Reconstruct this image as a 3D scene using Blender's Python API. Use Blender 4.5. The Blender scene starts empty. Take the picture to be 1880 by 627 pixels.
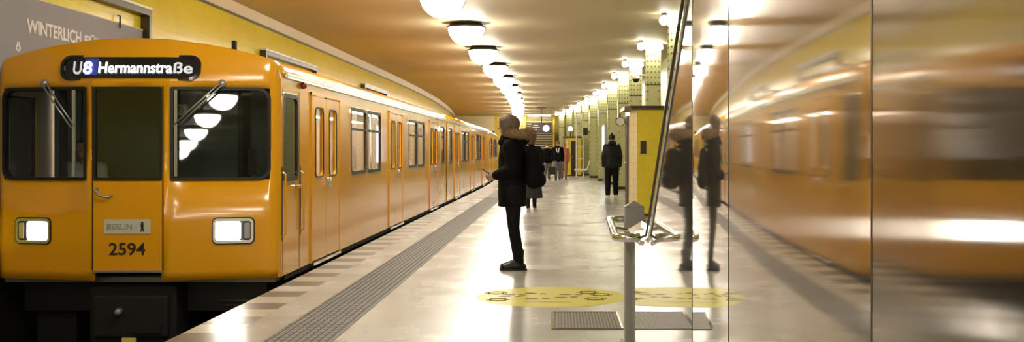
import bpy, bmesh, math, random
from mathutils import Vector, Matrix
PI = math.pi
random.seed(4)
SC = bpy.context.scene
COL = SC.collection

# ------------------------------------------------------------ camera, world, exposure
cam_d = bpy.data.cameras.new('camera')
cam_d.sensor_width = 36.0
cam_d.lens = 36.0 * 2000.0 / 1880.0
cam_d.shift_x = -85.0 / 1880.0
cam_d.shift_y = -36.5 / 1880.0
cam_d.clip_start = 0.05
cam = bpy.data.objects.new('camera', cam_d)
COL.objects.link(cam)
cam.location = (0, 0, 1.28)
cam.rotation_euler = (PI / 2, 0, 0)
SC.camera = cam
w = bpy.data.worlds.new('world'); SC.world = w; w.use_nodes = True
w.node_tree.nodes['Background'].inputs[0].default_value = (0.05, 0.045, 0.03, 1)
w.node_tree.nodes['Background'].inputs[1].default_value = 0.2
SC.view_settings.view_transform = 'Standard'
SC.view_settings.look = 'None'
SC.view_settings.gamma = 1.0
SC.view_settings.use_curve_mapping = False
SC.view_settings.exposure = 1.62
SC.cycles.use_denoising = True
SC.cycles.max_bounces = 8
SC.cycles.sample_clamp_indirect = 6.0
LAMP = 15.0          # ceiling bowls
TUBE = 10.0           # luminaires on the column heads
CEIL = 3.85
CURVE = 0.001

def S(y, k=CURVE):
    return -k * (y - 35) ** 2 if y > 35 else 0.0

# ------------------------------------------------------------ materials
def mat(name, col, rough=0.5, metal=0.0, emit=None, estr=0.0, noise=0.0, nscale=8.0, bump=0.0, bscale=60.0, spec=0.5, coat=0.0, rvar=0.0):
    m = bpy.data.materials.new(name); m.use_nodes = True
    nt = m.node_tree; b = nt.nodes['Principled BSDF']
    b.inputs['Base Color'].default_value = (*col, 1)
    b.inputs['Roughness'].default_value = rough
    b.inputs['Metallic'].default_value = metal
    b.inputs['Specular IOR Level'].default_value = spec
    b.inputs['Coat Weight'].default_value = coat
    b.inputs['Coat Roughness'].default_value = 0.05
    if emit:
        b.inputs['Emission Color'].default_value = (*emit, 1)
        b.inputs['Emission Strength'].default_value = estr
    tc = nt.nodes.new('ShaderNodeTexCoord')
    if noise or rvar:
        n = nt.nodes.new('ShaderNodeTexNoise'); n.inputs['Scale'].default_value = nscale; n.inputs['Detail'].default_value = 4
        nt.links.new(tc.outputs['Object'], n.inputs['Vector'])
        if noise:
            r = nt.nodes.new('ShaderNodeMapRange')
            r.inputs[1].default_value = 0.3; r.inputs[2].default_value = 0.7
            r.inputs[3].default_value = 1 - noise; r.inputs[4].default_value = 1 + noise * 0.5
            nt.links.new(n.outputs['Fac'], r.inputs[0])
            h = nt.nodes.new('ShaderNodeHueSaturation'); h.inputs['Color'].default_value = (*col, 1)
            nt.links.new(r.outputs[0], h.inputs['Value'])
            nt.links.new(h.outputs[0], b.inputs['Base Color'])
        if rvar:
            r2 = nt.nodes.new('ShaderNodeMapRange')
            r2.inputs[1].default_value = 0.3; r2.inputs[2].default_value = 0.7
            r2.inputs[3].default_value = max(0.01, rough - rvar); r2.inputs[4].default_value = rough + rvar
            nt.links.new(n.outputs['Fac'], r2.inputs[0]); nt.links.new(r2.outputs[0], b.inputs['Roughness'])
    if bump:
        n2 = nt.nodes.new('ShaderNodeTexNoise'); n2.inputs['Scale'].default_value = bscale; n2.inputs['Detail'].default_value = 3
        nt.links.new(tc.outputs['Object'], n2.inputs['Vector'])
        bp = nt.nodes.new('ShaderNodeBump'); bp.inputs['Strength'].default_value = bump; bp.inputs['Distance'].default_value = 0.01
        nt.links.new(n2.outputs['Fac'], bp.inputs['Height']); nt.links.new(bp.outputs[0], b.inputs['Normal'])
    return m

def tile_mat(name, c1, c2, mortar, bw, bh, axes, rough=0.12, msize=0.004, bump=0.25, nz=0.0):
    """glazed tiles; axes picks which object axes run along and up the wall"""
    m = bpy.data.materials.new(name); m.use_nodes = True
    nt = m.node_tree; b = nt.nodes['Principled BSDF']
    tc = nt.nodes.new('ShaderNodeTexCoord'); sp = nt.nodes.new('ShaderNodeSeparateXYZ'); cb = nt.nodes.new('ShaderNodeCombineXYZ')
    nt.links.new(tc.outputs['Object'], sp.inputs[0])
    nt.links.new(sp.outputs['XYZ'.index(axes[0])], cb.inputs[0]); nt.links.new(sp.outputs['XYZ'.index(axes[1])], cb.inputs[1])
    br = nt.nodes.new('ShaderNodeTexBrick')
    br.inputs['Color1'].default_value = (*c1, 1); br.inputs['Color2'].default_value = (*c2, 1); br.inputs['Mortar'].default_value = (*mortar, 1)
    br.inputs['Scale'].default_value = 1.0; br.inputs['Mortar Size'].default_value = msize
    br.inputs['Brick Width'].default_value = bw; br.inputs['Row Height'].default_value = bh
    nt.links.new(cb.outputs[0], br.inputs['Vector'])
    b.inputs['Roughness'].default_value = rough
    col_out = br.outputs['Color']
    n = nt.nodes.new('ShaderNodeTexNoise'); n.inputs['Scale'].default_value = 1.3; n.inputs['Detail'].default_value = 6
    nt.links.new(tc.outputs['Object'], n.inputs['Vector'])
    if nz:
        r = nt.nodes.new('ShaderNodeMapRange'); r.inputs[1].default_value = 0.3; r.inputs[2].default_value = 0.7
        r.inputs[3].default_value = 1 - nz; r.inputs[4].default_value = 1 + nz * 0.4
        nt.links.new(n.outputs['Fac'], r.inputs[0])
        h = nt.nodes.new('ShaderNodeHueSaturation'); nt.links.new(col_out, h.inputs['Color']); nt.links.new(r.outputs[0], h.inputs['Value'])
        col_out = h.outputs[0]
        r3 = nt.nodes.new('ShaderNodeMapRange'); r3.inputs[1].default_value = 0.3; r3.inputs[2].default_value = 0.7
        r3.inputs[3].default_value = rough * 0.75; r3.inputs[4].default_value = rough * 1.3
        nt.links.new(n.outputs['Fac'], r3.inputs[0]); nt.links.new(r3.outputs[0], b.inputs['Roughness'])
    nt.links.new(col_out, b.inputs['Base Color'])
    bp = nt.nodes.new('ShaderNodeBump'); bp.inputs['Strength'].default_value = bump; bp.inputs['Distance'].default_value = 0.003; bp.invert = True
    nt.links.new(br.outputs['Fac'], bp.inputs['Height']); nt.links.new(bp.outputs[0], b.inputs['Normal'])
    return m

def steel_mat(name, col, rough, aniso, tangent, haze=0.05, streak=0.0):
    m = bpy.data.materials.new(name); m.use_nodes = True
    nt = m.node_tree; b = nt.nodes['Principled BSDF']
    b.inputs['Base Color'].default_value = (*col, 1); b.inputs['Metallic'].default_value = 1.0
    b.inputs['Roughness'].default_value = rough; b.inputs['Anisotropic'].default_value = aniso
    v = nt.nodes.new('ShaderNodeCombineXYZ')
    for i in range(3): v.inputs[i].default_value = tangent[i]
    nt.links.new(v.outputs[0], b.inputs['Tangent'])
    # worn polish: part of the surface scatters in a wide haze
    hz = nt.nodes.new('ShaderNodeBsdfGlossy'); hz.inputs['Color'].default_value = (*[c*0.95 for c in col], 1); hz.inputs['Roughness'].default_value = 0.55
    mxs = nt.nodes.new('ShaderNodeMixShader'); mxs.inputs[0].default_value = haze
    nt.links.new(b.outputs[0], mxs.inputs[1]); nt.links.new(hz.outputs[0], mxs.inputs[2])
    last = mxs
    if streak:
        sk = nt.nodes.new('ShaderNodeBsdfAnisotropic'); sk.inputs['Color'].default_value = (*col, 1); sk.inputs['Roughness'].default_value = 0.12; sk.inputs['Anisotropy'].default_value = -0.70
        tv = nt.nodes.new('ShaderNodeCombineXYZ')
        for i in range(3): tv.inputs[i].default_value = tangent[i]
        nt.links.new(tv.outputs[0], sk.inputs['Tangent'])
        last = nt.nodes.new('ShaderNodeMixShader'); last.inputs[0].default_value = streak
        nt.links.new(mxs.outputs[0], last.inputs[1]); nt.links.new(sk.outputs[0], last.inputs[2])
    nt.links.new(last.outputs[0], nt.nodes['Material Output'].inputs['Surface'])
    # smears and water marks left on the metal: they vary the gloss
    tc = nt.nodes.new('ShaderNodeTexCoord'); mp = nt.nodes.new('ShaderNodeMapping'); mp.inputs['Scale'].default_value = (1, 5, 0.8)
    n = nt.nodes.new('ShaderNodeTexNoise'); n.inputs['Scale'].default_value = 1.6; n.inputs['Detail'].default_value = 5
    nt.links.new(tc.outputs['Object'], mp.inputs[0]); nt.links.new(mp.outputs[0], n.inputs['Vector'])
    r = nt.nodes.new('ShaderNodeMapRange'); r.inputs[1].default_value = 0.35; r.inputs[2].default_value = 0.75
    r.inputs[3].default_value = rough * 0.8; r.inputs[4].default_value = rough * 1.3
    nt.links.new(n.outputs['Fac'], r.inputs[0]); nt.links.new(r.outputs[0], b.inputs['Roughness'])
    return m

def glass_mat(name, tint, ior=1.5, rough=0.02, body=None):
    m = bpy.data.materials.new(name); m.use_nodes = True
    nt = m.node_tree; nt.nodes.remove(nt.nodes['Principled BSDF']); out = nt.nodes['Material Output']
    tr = nt.nodes.new('ShaderNodeBsdfTransparent'); tr.inputs[0].default_value = (*tint, 1)
    gl = nt.nodes.new('ShaderNodeBsdfGlossy'); gl.inputs['Roughness'].default_value = rough
    # reflectance that rises toward grazing, the same from both faces of the pane
    ge = nt.nodes.new('ShaderNodeNewGeometry'); dt = nt.nodes.new('ShaderNodeVectorMath'); dt.operation = 'DOT_PRODUCT'
    nt.links.new(ge.outputs['Normal'], dt.inputs[0]); nt.links.new(ge.outputs['Incoming'], dt.inputs[1])
    def mth(op, a, b=None):
        n = nt.nodes.new('ShaderNodeMath'); n.operation = op
        for i, q in enumerate((a, b)):
            if q is None: continue
            if isinstance(q, (int, float)): n.inputs[i].default_value = q
            else: nt.links.new(q.outputs[0] if hasattr(q, 'outputs') else q, n.inputs[i])
        return n
    f0 = ((ior-1)/(ior+1))**2
    fr = mth('ADD', mth('MULTIPLY', mth('POWER', mth('SUBTRACT', 1.0, mth('ABSOLUTE', dt.outputs['Value'])), 5.0), 1-f0), f0)
    mx = nt.nodes.new('ShaderNodeMixShader')
    nt.links.new(fr.outputs[0], mx.inputs[0]); nt.links.new(tr.outputs[0], mx.inputs[1]); nt.links.new(gl.outputs[0], mx.inputs[2])
    nt.links.new(mx.outputs[0], out.inputs[0])
    return m

M = {}
M['train'] = mat('train_paint', (0.82, 0.375, 0.010), 0.17, coat=0.2, rvar=0.05, nscale=1.5, bump=0.04, bscale=1.6)
M['train_dull'] = mat('train_front_paint', (0.82, 0.365, 0.010), 0.22, coat=0.2)
M['cream'] = mat('cream_lining', (0.72, 0.62, 0.50), 0.5)
M['inner_dark'] = mat('cab_lining', (0.13, 0.17, 0.165), 0.5)
M['black'] = mat('black_rubber', (0.006, 0.006, 0.006), 0.45)
M['iron'] = mat('dark_iron', (0.005, 0.005, 0.005), 0.75, noise=0.3)
M['chrome'] = mat('bright_metal', (0.75, 0.74, 0.72), 0.16, metal=1.0)
M['grey_metal'] = mat('grey_metal', (0.42, 0.42, 0.41), 0.35, metal=0.7)
M['post_steel'] = mat('post_steel', (0.30, 0.29, 0.28), 0.4, metal=0.4, bump=0.05, bscale=200)
M['wind_glass'] = glass_mat('windscreen_glass', (0.62, 0.68, 0.66), 1.55, 0.015)
M['side_glass'] = glass_mat('side_window_glass', (0.92, 0.90, 0.88), 1.45, 0.02)
M['white'] = mat('white_enamel', (0.8, 0.79, 0.76), 0.4)
M['offwhite'] = mat('badge_white', (0.62, 0.60, 0.55), 0.45)
M['headlight'] = mat('headlight_glow', (1, 1, 1), 0.3, emit=(1.0, 0.90, 0.78), estr=15)
M['strip_glow'] = mat('interior_tube', (1, 1, 1), 0.3, emit=(1.0, 0.86, 0.72), estr=9.0)
M['led'] = mat('display_white', (0.9, 0.9, 0.95), 0.4, emit=(0.95, 0.96, 1.0), estr=0.8)
M['led_dim'] = mat('display_grey', (0.4, 0.42, 0.45), 0.4, emit=(0.62, 0.64, 0.68), estr=0.25)
M['blue'] = mat('line_blue', (0.02, 0.03, 0.25), 0.4, emit=(0.05, 0.08, 0.5), estr=0.12)
M['screen'] = mat('display_black', (0.012, 0.012, 0.014), 0.12)
M['num'] = mat('number_black', (0.03, 0.02, 0.015), 0.5)
M['lamp'] = mat('bowl_glass_lit', (1, 1, 1), 0.3, emit=(1.0, 0.93, 0.79), estr=LAMP)
M['globe'] = mat('globe_glass_lit', (1, 1, 1), 0.3, emit=(1.0, 0.93, 0.78), estr=6)
M['tube'] = mat('luminaire_lit', (1, 1, 1), 0.3, emit=(1.0, 0.96, 0.80), estr=TUBE)
M['rim'] = mat('lamp_rim_metal', (0.10, 0.09, 0.08), 0.4, metal=0.6)
M['ceiling'] = mat('ceiling_plaster', (0.64, 0.555, 0.36), 0.55, noise=0.06, nscale=0.5)
M['cornice'] = mat('cornice_cream', (0.74, 0.62, 0.42), 0.6)
M['wall_tile'] = tile_mat('yellow_wall_tile', (0.84, 0.69, 0.02), (0.80, 0.65, 0.018), (0.88, 0.76, 0.14), 0.30, 0.15, 'YZ', 0.16, 0.004, 0.5)
M['end_tile'] = tile_mat('yellow_end_tile', (0.66, 0.50, 0.06), (0.60, 0.46, 0.05), (0.6, 0.5, 0.2), 0.30, 0.15, 'XZ', 0.2)
M['green_tile'] = tile_mat('green_wall_tile', (0.40, 0.42, 0.16), (0.36, 0.39, 0.14), (0.42, 0.42, 0.22), 0.30, 0.15, 'YZ', 0.25)
M['column'] = mat('column_green_paint', (0.60, 0.62, 0.32), 0.32, noise=0.06, nscale=4)
M['kiosk'] = tile_mat('kiosk_yellow_tile', (0.80, 0.66, 0.05), (0.77, 0.63, 0.045), (0.66, 0.54, 0.06), 0.15, 0.15, 'XZ', 0.18, 0.003, 0.2)
M['kiosk_pale'] = tile_mat('kiosk_side_tile', (0.74, 0.68, 0.44), (0.72, 0.66, 0.42), (0.62, 0.52, 0.2), 0.3, 0.15, 'YZ', 0.1, 0.004, 0.3)
M['floor'] = tile_mat('platform_floor', (0.50, 0.485, 0.475), (0.46, 0.45, 0.44), (0.36, 0.35, 0.33), 1.2, 0.8, 'XY', 0.24, 0.003, 0.15, nz=0.10)
M['edge_light'] = mat('edge_slab_light', (0.52, 0.48, 0.42), 0.3, noise=0.08)
M['edge_dark'] = mat('edge_slab_dark', (0.17, 0.145, 0.12), 0.35, noise=0.1)
M['tactile'] = mat('tactile_grey', (0.20, 0.19, 0.185), 0.6, noise=0.12, nscale=30)
M['bed'] = mat('track_ballast', (0.03, 0.028, 0.025), 0.9, noise=0.4, nscale=12, bump=0.8, bscale=25)
M['pit'] = mat('platform_side', (0.02, 0.02, 0.018), 0.8)
M['rail'] = mat('rail_steel', (0.25, 0.24, 0.23), 0.3, metal=0.9)
M['poster'] = mat('poster_grey', (0.34, 0.34, 0.375), 0.8, noise=0.05, nscale=1.0)
M['poster_letter'] = mat('poster_letter', (0.85, 0.82, 0.82), 0.6)
M['frame_dark'] = mat('frame_bronze', (0.06, 0.045, 0.025), 0.35, metal=0.5)
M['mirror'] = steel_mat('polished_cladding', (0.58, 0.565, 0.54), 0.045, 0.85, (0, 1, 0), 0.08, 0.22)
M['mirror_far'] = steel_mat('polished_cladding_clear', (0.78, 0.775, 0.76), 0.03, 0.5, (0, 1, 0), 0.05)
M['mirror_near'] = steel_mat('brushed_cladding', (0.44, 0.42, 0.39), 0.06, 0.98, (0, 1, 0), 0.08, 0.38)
M['grate'] = mat('grate_steel', (0.15, 0.14, 0.13), 0.45, metal=0.4)
M['sticker'] = mat('sticker_yellow', (0.68, 0.60, 0.10), 0.45)
M['sticker_ink'] = mat('sticker_ink', (0.10, 0.09, 0.05), 0.5)
M['skin'] = mat('skin', (0.55, 0.33, 0.23), 0.5)
M['hair'] = mat('brown_hair', (0.13, 0.08, 0.055), 0.5, bump=0.6, bscale=90)
M['coat_black'] = mat('black_cloth', (0.003, 0.003, 0.0035), 0.8, spec=0.15, bump=0.4, bscale=50)
M['leg_black'] = mat('black_leggings', (0.004, 0.004, 0.005), 0.75, spec=0.2)
M['boot'] = mat('black_leather', (0.004, 0.004, 0.004), 0.3, spec=0.3)
M['fur'] = mat('tan_fur', (0.30, 0.19, 0.10), 0.9, noise=0.4, nscale=30, bump=1.0, bscale=70)
M['teal_coat'] = mat('dark_puffer', (0.006, 0.011, 0.012), 0.5, spec=0.3)
M['grey_skirt'] = mat('charcoal_skirt', (0.018, 0.021, 0.021), 0.8)
M['jeans'] = mat('grey_denim', (0.12, 0.13, 0.15), 0.8)
M['tan'] = mat('tan_cloth', (0.35, 0.22, 0.12), 0.8)
M['red'] = mat('pinkish_cloth', (0.55, 0.20, 0.14), 0.8)
M['white_cloth'] = mat('white_cloth', (0.75, 0.74, 0.72), 0.7)
M['pattern'] = mat('patterned_cloth', (0.22, 0.22, 0.22), 0.8, noise=0.95, nscale=14)
M['door_dark'] = mat('dark_brown_door', (0.045, 0.028, 0.016), 0.65)
M['lightbox'] = mat('showcase_glow', (0.7, 0.75, 0.8), 0.3, emit=(0.75, 0.85, 1.0), estr=0.9)
M['bench'] = mat('bench_metal', (0.80, 0.79, 0.72), 0.35)
M['step'] = mat('stair_stone', (0.62, 0.56, 0.42), 0.4)
M['riser'] = mat('stair_riser', (0.10, 0.07, 0.05), 0.6)
M['sign_dark'] = mat('sign_board', (0.05, 0.035, 0.03), 0.3)
M['sign_text'] = mat('sign_letters', (0.5, 0.3, 0.2), 0.5, emit=(0.8, 0.45, 0.25), estr=0.5)
M['clock_face'] = mat('clock_face_lit', (0.9, 0.9, 0.85), 0.4, emit=(1, 1, 0.95), estr=1.2)
M['yellow_mark'] = mat('coupler_mark', (0.75, 0.62, 0.10), 0.5)
M['seat_cloth'] = mat('seat_cloth', (0.22, 0.10, 0.06), 0.7)

# ------------------------------------------------------------ mesh helpers
def link(name, me, m=None, parent=None, kind=None):
    o = bpy.data.objects.new(name, me); COL.objects.link(o)
    if m is not None:
        for x in (m if isinstance(m, (list, tuple)) else [m]): me.materials.append(x)
    if parent is not None: o.parent = parent
    if kind: o['kind'] = kind
    return o

def obj(name, bm, m, parent=None, smooth=False, kind=None, bevel=0.0, recalc=True):
    if recalc: bmesh.ops.recalc_face_normals(bm, faces=bm.faces)
    me = bpy.data.meshes.new(name); bm.to_mesh(me); bm.free()
    if smooth:
        for p in me.polygons: p.use_smooth = True
    o = link(name, me, m, parent, kind)
    if bevel:
        md = o.modifiers.new('bevel', 'BEVEL'); md.width = bevel; md.segments = 2; md.limit_method = 'ANGLE'
    return o

def empty(name, loc, label=None, cat=None, group=None, rz=0.0):
    o = bpy.data.objects.new(name, None); COL.objects.link(o)
    o.location = loc; o.rotation_euler = (0, 0, rz); o.empty_display_size = 0.1
    tag(o, label, cat, group)
    return o

def tag(o, label=None, cat=None, group=None, kind=None):
    if label: o['label'] = label
    if cat: o['category'] = cat
    if group: o['group'] = group
    if kind: o['kind'] = kind
    return o

def B(): return bmesh.new()

def box(bm, a, b, mi=0):
    x0, y0, z0 = a; x1, y1, z1 = b
    v = [bm.verts.new(p) for p in ((x0,y0,z0),(x1,y0,z0),(x1,y1,z0),(x0,y1,z0),(x0,y0,z1),(x1,y0,z1),(x1,y1,z1),(x0,y1,z1))]
    for f in ((0,3,2,1),(4,5,6,7),(0,1,5,4),(1,2,6,5),(2,3,7,6),(3,0,4,7)):
        bm.faces.new([v[i] for i in f]).material_index = mi
    return bm

def tube(bm, pts, r, n=10, closed=False, caps=True):
    pts = [Vector(p) for p in pts]; rings = []; N = len(pts)
    prev = None
    for i, p in enumerate(pts):
        if closed: d = (pts[(i+1) % N] - pts[i-1]).normalized()
        else: d = (pts[min(i+1, N-1)] - pts[max(i-1, 0)]).normalized()
        up = Vector((0,0,1)) if abs(d.z) < 0.9 else Vector((1,0,0))
        a = d.cross(up).normalized()
        if prev is not None:
            a = (prev - d * prev.dot(d)).normalized()
        prev = a
        b = d.cross(a).normalized()
        rr = r[i] if isinstance(r, (list, tuple)) else r
        rings.append([bm.verts.new(p + a * rr * math.cos(2*PI*k/n) + b * rr * math.sin(2*PI*k/n)) for k in range(n)])
    for i in range(N if closed else N-1):
        A, C = rings[i], rings[(i+1) % N]
        for k in range(n): bm.faces.new((A[k], A[(k+1)%n], C[(k+1)%n], C[k]))
    if caps and not closed:
        bm.faces.new(rings[0][::-1]); bm.faces.new(rings[-1])
    return bm

def lathe(bm, prof, n=32, c=(0,0,0), axis='z'):
    rings = []
    for r, z in prof:
        if r < 1e-5:
            rings.append([bm.verts.new((c[0], c[1], c[2]+z))])
        else:
            rings.append([bm.verts.new((c[0]+r*math.cos(2*PI*k/n), c[1]+r*math.sin(2*PI*k/n), c[2]+z)) for k in range(n)])
    for A, C in zip(rings, rings[1:]):
        for k in range(n):
            q = [A[k % len(A)], A[(k+1) % len(A)], C[(k+1) % len(C)], C[k % len(C)]]
            u = []
            for v in q:
                if v not in u: u.append(v)
            if len(u) > 2: bm.faces.new(u)
    return bm

def sphere(bm, c, r, n=12, sc=(1,1,1)):
    m = Matrix.Translation(c) @ Matrix.Diagonal((sc[0]*r, sc[1]*r, sc[2]*r, 1))
    bmesh.ops.create_uvsphere(bm, u_segments=n, v_segments=max(6, n*2//3), radius=1.0, matrix=m)
    return bm

def cap(bm, p, r1, q, r2, n=14):
    """tapered capsule from p to q; overlapping capsules are fused later"""
    p = Vector(p); q = Vector(q); d = q - p; L = max(d.length, 1e-4)
    prof = []
    for i in range(7):
        t = -PI/2 + i*PI/12; prof.append((r1*math.cos(t), r1*math.sin(t)))
    for i in range(7):
        t = i*PI/12; prof.append((r2*math.cos(t), L + r2*math.sin(t)))
    tmp = B(); lathe(tmp, [(max(a, 0) if a > 1e-6 else 0, b) for a, b in prof], n)
    tmp.transform(Matrix.Translation(p) @ d.to_track_quat('Z', 'Y').to_matrix().to_4x4())
    me = bpy.data.meshes.new('tmp'); tmp.to_mesh(me); tmp.free(); bm.from_mesh(me); bpy.data.meshes.remove(me)
    return bm

def fused(name, bm, m, parent=None, voxel=0.012, smooth=2):
    """fuse overlapping closed volumes into one continuous skin"""
    me = bpy.data.meshes.new(name); bmesh.ops.recalc_face_normals(bm, faces=bm.faces); bm.to_mesh(me); bm.free()
    t = bpy.data.objects.new('tmp', me); COL.objects.link(t)
    md = t.modifiers.new('r', 'REMESH'); md.mode = 'VOXEL'; md.voxel_size = voxel; md.use_smooth_shade = True
    if smooth:
        ms = t.modifiers.new('s', 'SMOOTH'); ms.iterations = smooth; ms.factor = 0.5
    dg = bpy.context.evaluated_depsgraph_get(); dg.update()
    nm = bpy.data.meshes.new_from_object(t.evaluated_get(dg), depsgraph=dg); nm.name = name
    bpy.data.objects.remove(t); bpy.data.meshes.remove(me)
    for p in nm.polygons: p.use_smooth = True
    nm.materials.clear()
    return link(name, nm, m, parent)

def rr(w, h, r, n=6):
    """points of a rounded rectangle centred on 0"""
    out = []
    for cx, cy, a0 in ((w/2-r, h/2-r, 0), (-w/2+r, h/2-r, 90), (-w/2+r, -h/2+r, 180), (w/2-r, -h/2+r, 270)):
        for i in range(n+1):
            a = math.radians(a0 + 90*i/n); out.append((cx + r*math.cos(a), cy + r*math.sin(a)))
    return out

def rr2(w, h, ri, ro, s, n=6):
    """rounded rectangle, radius ro on the side s and ri on the other"""
    out = []
    for sx, sy, a0 in ((1, 1, 0), (-1, 1, 90), (-1, -1, 180), (1, -1, 270)):
        r = ro if sx == s else ri
        for i in range(n+1):
            a = math.radians(a0 + 90*i/n); out.append((sx*(w/2-r) + r*math.cos(a), sy*(h/2-r) + r*math.sin(a)))
    return out

def ring_mesh(bm, outer, inner, d0, d1, f):
    """a frame between two outlines, between depths d0 and d1; f(u, v, d) -> point"""
    N = len(outer)
    L = [[bm.verts.new(f(u, v, d)) for u, v in o] for o, d in ((outer, d0), (outer, d1), (inner, d1), (inner, d0))]
    for j in range(4):
        A, C = L[j], L[(j+1) % 4]
        for k in range(N): bm.faces.new((A[k], A[(k+1)%N], C[(k+1)%N], C[k]))
    return bm

def plate_mesh(bm, outline, d0, d1, f, strips=1):
    """a filled outline with thickness, cut into strips along v so that it can bend"""
    A = [bm.verts.new(f(u, v, d0)) for u, v in outline]; C = [bm.verts.new(f(u, v, d1)) for u, v in outline]
    N = len(A)
    bm.faces.new(A[::-1]); bm.faces.new(C)
    for k in range(N): bm.faces.new((A[k], A[(k+1)%N], C[(k+1)%N], C[k]))
    return bm

def text_mesh(s, size, depth=0.004, bold=0.0, space=1.0):
    cu = bpy.data.curves.new('t', 'FONT'); cu.body = s; cu.size = size; cu.extrude = depth; cu.offset = bold
    cu.align_x = 'CENTER'; cu.align_y = 'CENTER'; cu.space_character = space
    t = bpy.data.objects.new('t', cu); COL.objects.link(t)
    dg = bpy.context.evaluated_depsgraph_get(); dg.update()
    me = bpy.data.meshes.new_from_object(t.evaluated_get(dg), depsgraph=dg)
    bpy.data.objects.remove(t); bpy.data.curves.remove(cu)
    me.materials.clear()
    return me

def fit(me, cw, ch):
    xs = [v.co.x for v in me.vertices]; ys = [v.co.y for v in me.vertices]
    mx, my = (min(xs)+max(xs))/2, (min(ys)+max(ys))/2
    sx, sy = cw/(max(xs)-min(xs)), ch/(max(ys)-min(ys))
    for v in me.vertices: v.co.x = (v.co.x-mx)*sx; v.co.y = (v.co.y-my)*sy
    return me

def copy_tree(o, parent=None):
    c = o.copy(); COL.objects.link(c)
    if parent is not None: c.parent = parent
    for ch in list(o.children): copy_tree(ch, c)
    return c

# ============================================================ THE SETTING
YS = [-32, -24, -16, -8, 0, 8, 16, 24, 32] + list(range(36, 104, 3))
def strip(name, prof, m, k=CURVE, ys=YS, closed=True, mats=None):
    """sweep a closed (x, z) outline along the platform, following its bend"""
    bm = B(); rings = []
    for y in ys: rings.append([bm.verts.new((x + S(y, k), y, z)) for x, z in prof])
    n = len(prof)
    for A, C in zip(rings, rings[1:]):
        for i in range(n if closed else n-1):
            bm.faces.new((A[i], A[(i+1)%n], C[(i+1)%n], C[i]))
    if closed:
        bm.faces.new(rings[0]); bm.faces.new(rings[-1][::-1])
    return obj(name, bm, m, kind='structure')

strip('floor', [(-2.28, -0.3), (3.4, -0.3), (3.4, 0), (-2.28, 0)], M['floor'])
strip('wall_trackside_platform', [(-2.64, -1.3), (-2.40, -1.3), (-2.40, -0.16), (-2.64, -0.16)], M['pit'])
strip('floor_trackbed', [(-5.75, -1.45), (-2.5, -1.45), (-2.5, -1.16), (-5.75, -1.16)], M['bed'])
strip('wall_left', [(-5.95, 0.3), (-5.62, 0.3), (-5.62, 3.9), (-5.95, 3.9)], M['wall_tile'])
strip('wall_left_plinth', [(-5.95, -1.3), (-5.60, -1.3), (-5.60, 0.3), (-5.95, 0.3)], M['pit'])
strip('trim_1', [(-5.63, 3.63), (-5.575, 3.63), (-5.575, 3.66), (-5.63, 3.66)], M['frame_dark'])
strip('trim_2', [(-5.63, 3.66), (-5.59, 3.66), (-5.56, 3.86), (-5.63, 3.86)], M['cornice'])
# platform edge: light and dark slabs in turn
bm = B(); y = -31.84; k = 0
while y < 80:
    y2 = y + 0.38
    a, b = S(y), S(y2)
    vs = [bm.verts.new(p) for p in ((-2.645+a, y, -0.16), (-2.28+a, y, -0.16), (-2.28+b, y2, -0.16), (-2.645+b, y2, -0.16),
                                    (-2.645+a, y, 0.0), (-2.28+a, y, 0.0), (-2.28+b, y2, 0.0), (-2.645+b, y2, 0.0))]
    for f in ((0,3,2,1),(4,5,6,7),(0,1,5,4),(1,2,6,5),(2,3,7,6),(3,0,4,7)):
        bm.faces.new([vs[i] for i in f]).material_index = k % 2
    y = y2; k += 1
obj('trim_3', bm, [M['edge_light'], M['edge_dark']], kind='structure')
# tactile strip with raised ribs
bm = B(); y = -4.0
while y < 80:
    st = 0.11 if y < 30 else 0.5
    a = S(y)
    box(bm, (-1.99+a, y, -0.01), (-1.52+a, y+st, 0.003))
    if y < 30:
        for r in range(9): box(bm, (-1.98+a+r*0.05, y+0.01, 0.003), (-1.955+a+r*0.05, y+0.10, 0.008))
    y += st
obj('trim_4', bm, M['tactile'], kind='structure')

# ceiling: flat plaster with an opening over the near stair
def ceil_mesh():
    bm = B()
    ys = [y for y in YS if y >= 8]
    def sw(x0, x1, ys, k=CURVE):
        rings = [[bm.verts.new((x + S(y, k), y, z)) for x, z in ((x0, CEIL), (x1, CEIL), (x1, 4.0), (x0, 4.0))] for y in ys]
        for A, C in zip(rings, rings[1:]):
            for i in range(4): bm.faces.new((A[i], A[(i+1)%4], C[(i+1)%4], C[i]))
        bm.faces.new(rings[0]); bm.faces.new(rings[-1][::-1])
    sw(-5.7, 3.4, ys)
    sw(-5.7, 0.45, [-32, -24, -16, -8, 8]); sw(0.45, 3.4, [3.2, 8]); sw(1.95, 3.4, [-32, 3.2]); sw(0.45, 1.95, [-32, -2])
    return bm
obj('ceiling', ceil_mesh(), M['ceiling'], kind='structure')
strip('wall_right', [(3.0, 0), (3.2, 0), (3.2, 3.9), (3.0, 3.9)], M['green_tile'], k=0.0011)
bm = B(); box(bm, (-5.9, -32.2, -1.3), (3.4, -32.0, 4.0)); obj('wall_back', bm, M['cornice'], kind='structure')
# end of the platform
bm = B(); box(bm, (-4.7, 80.0, 0), (1.5, 80.3, CEIL)); obj('wall_end', bm, M['end_tile'], kind='structure')
bm = B(); box(bm, (-14.0, 103.0, -1.4), (-4.0, 103.2, 4.0)); obj('wall_tunnel', bm, M['iron'], kind='structure')

bm = B(); box(bm, (-9.5, 80.0, 2.72), (-4.7, 80.3, CEIL)); obj('wall_portal', bm, M['cornice'], kind='structure')
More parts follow.
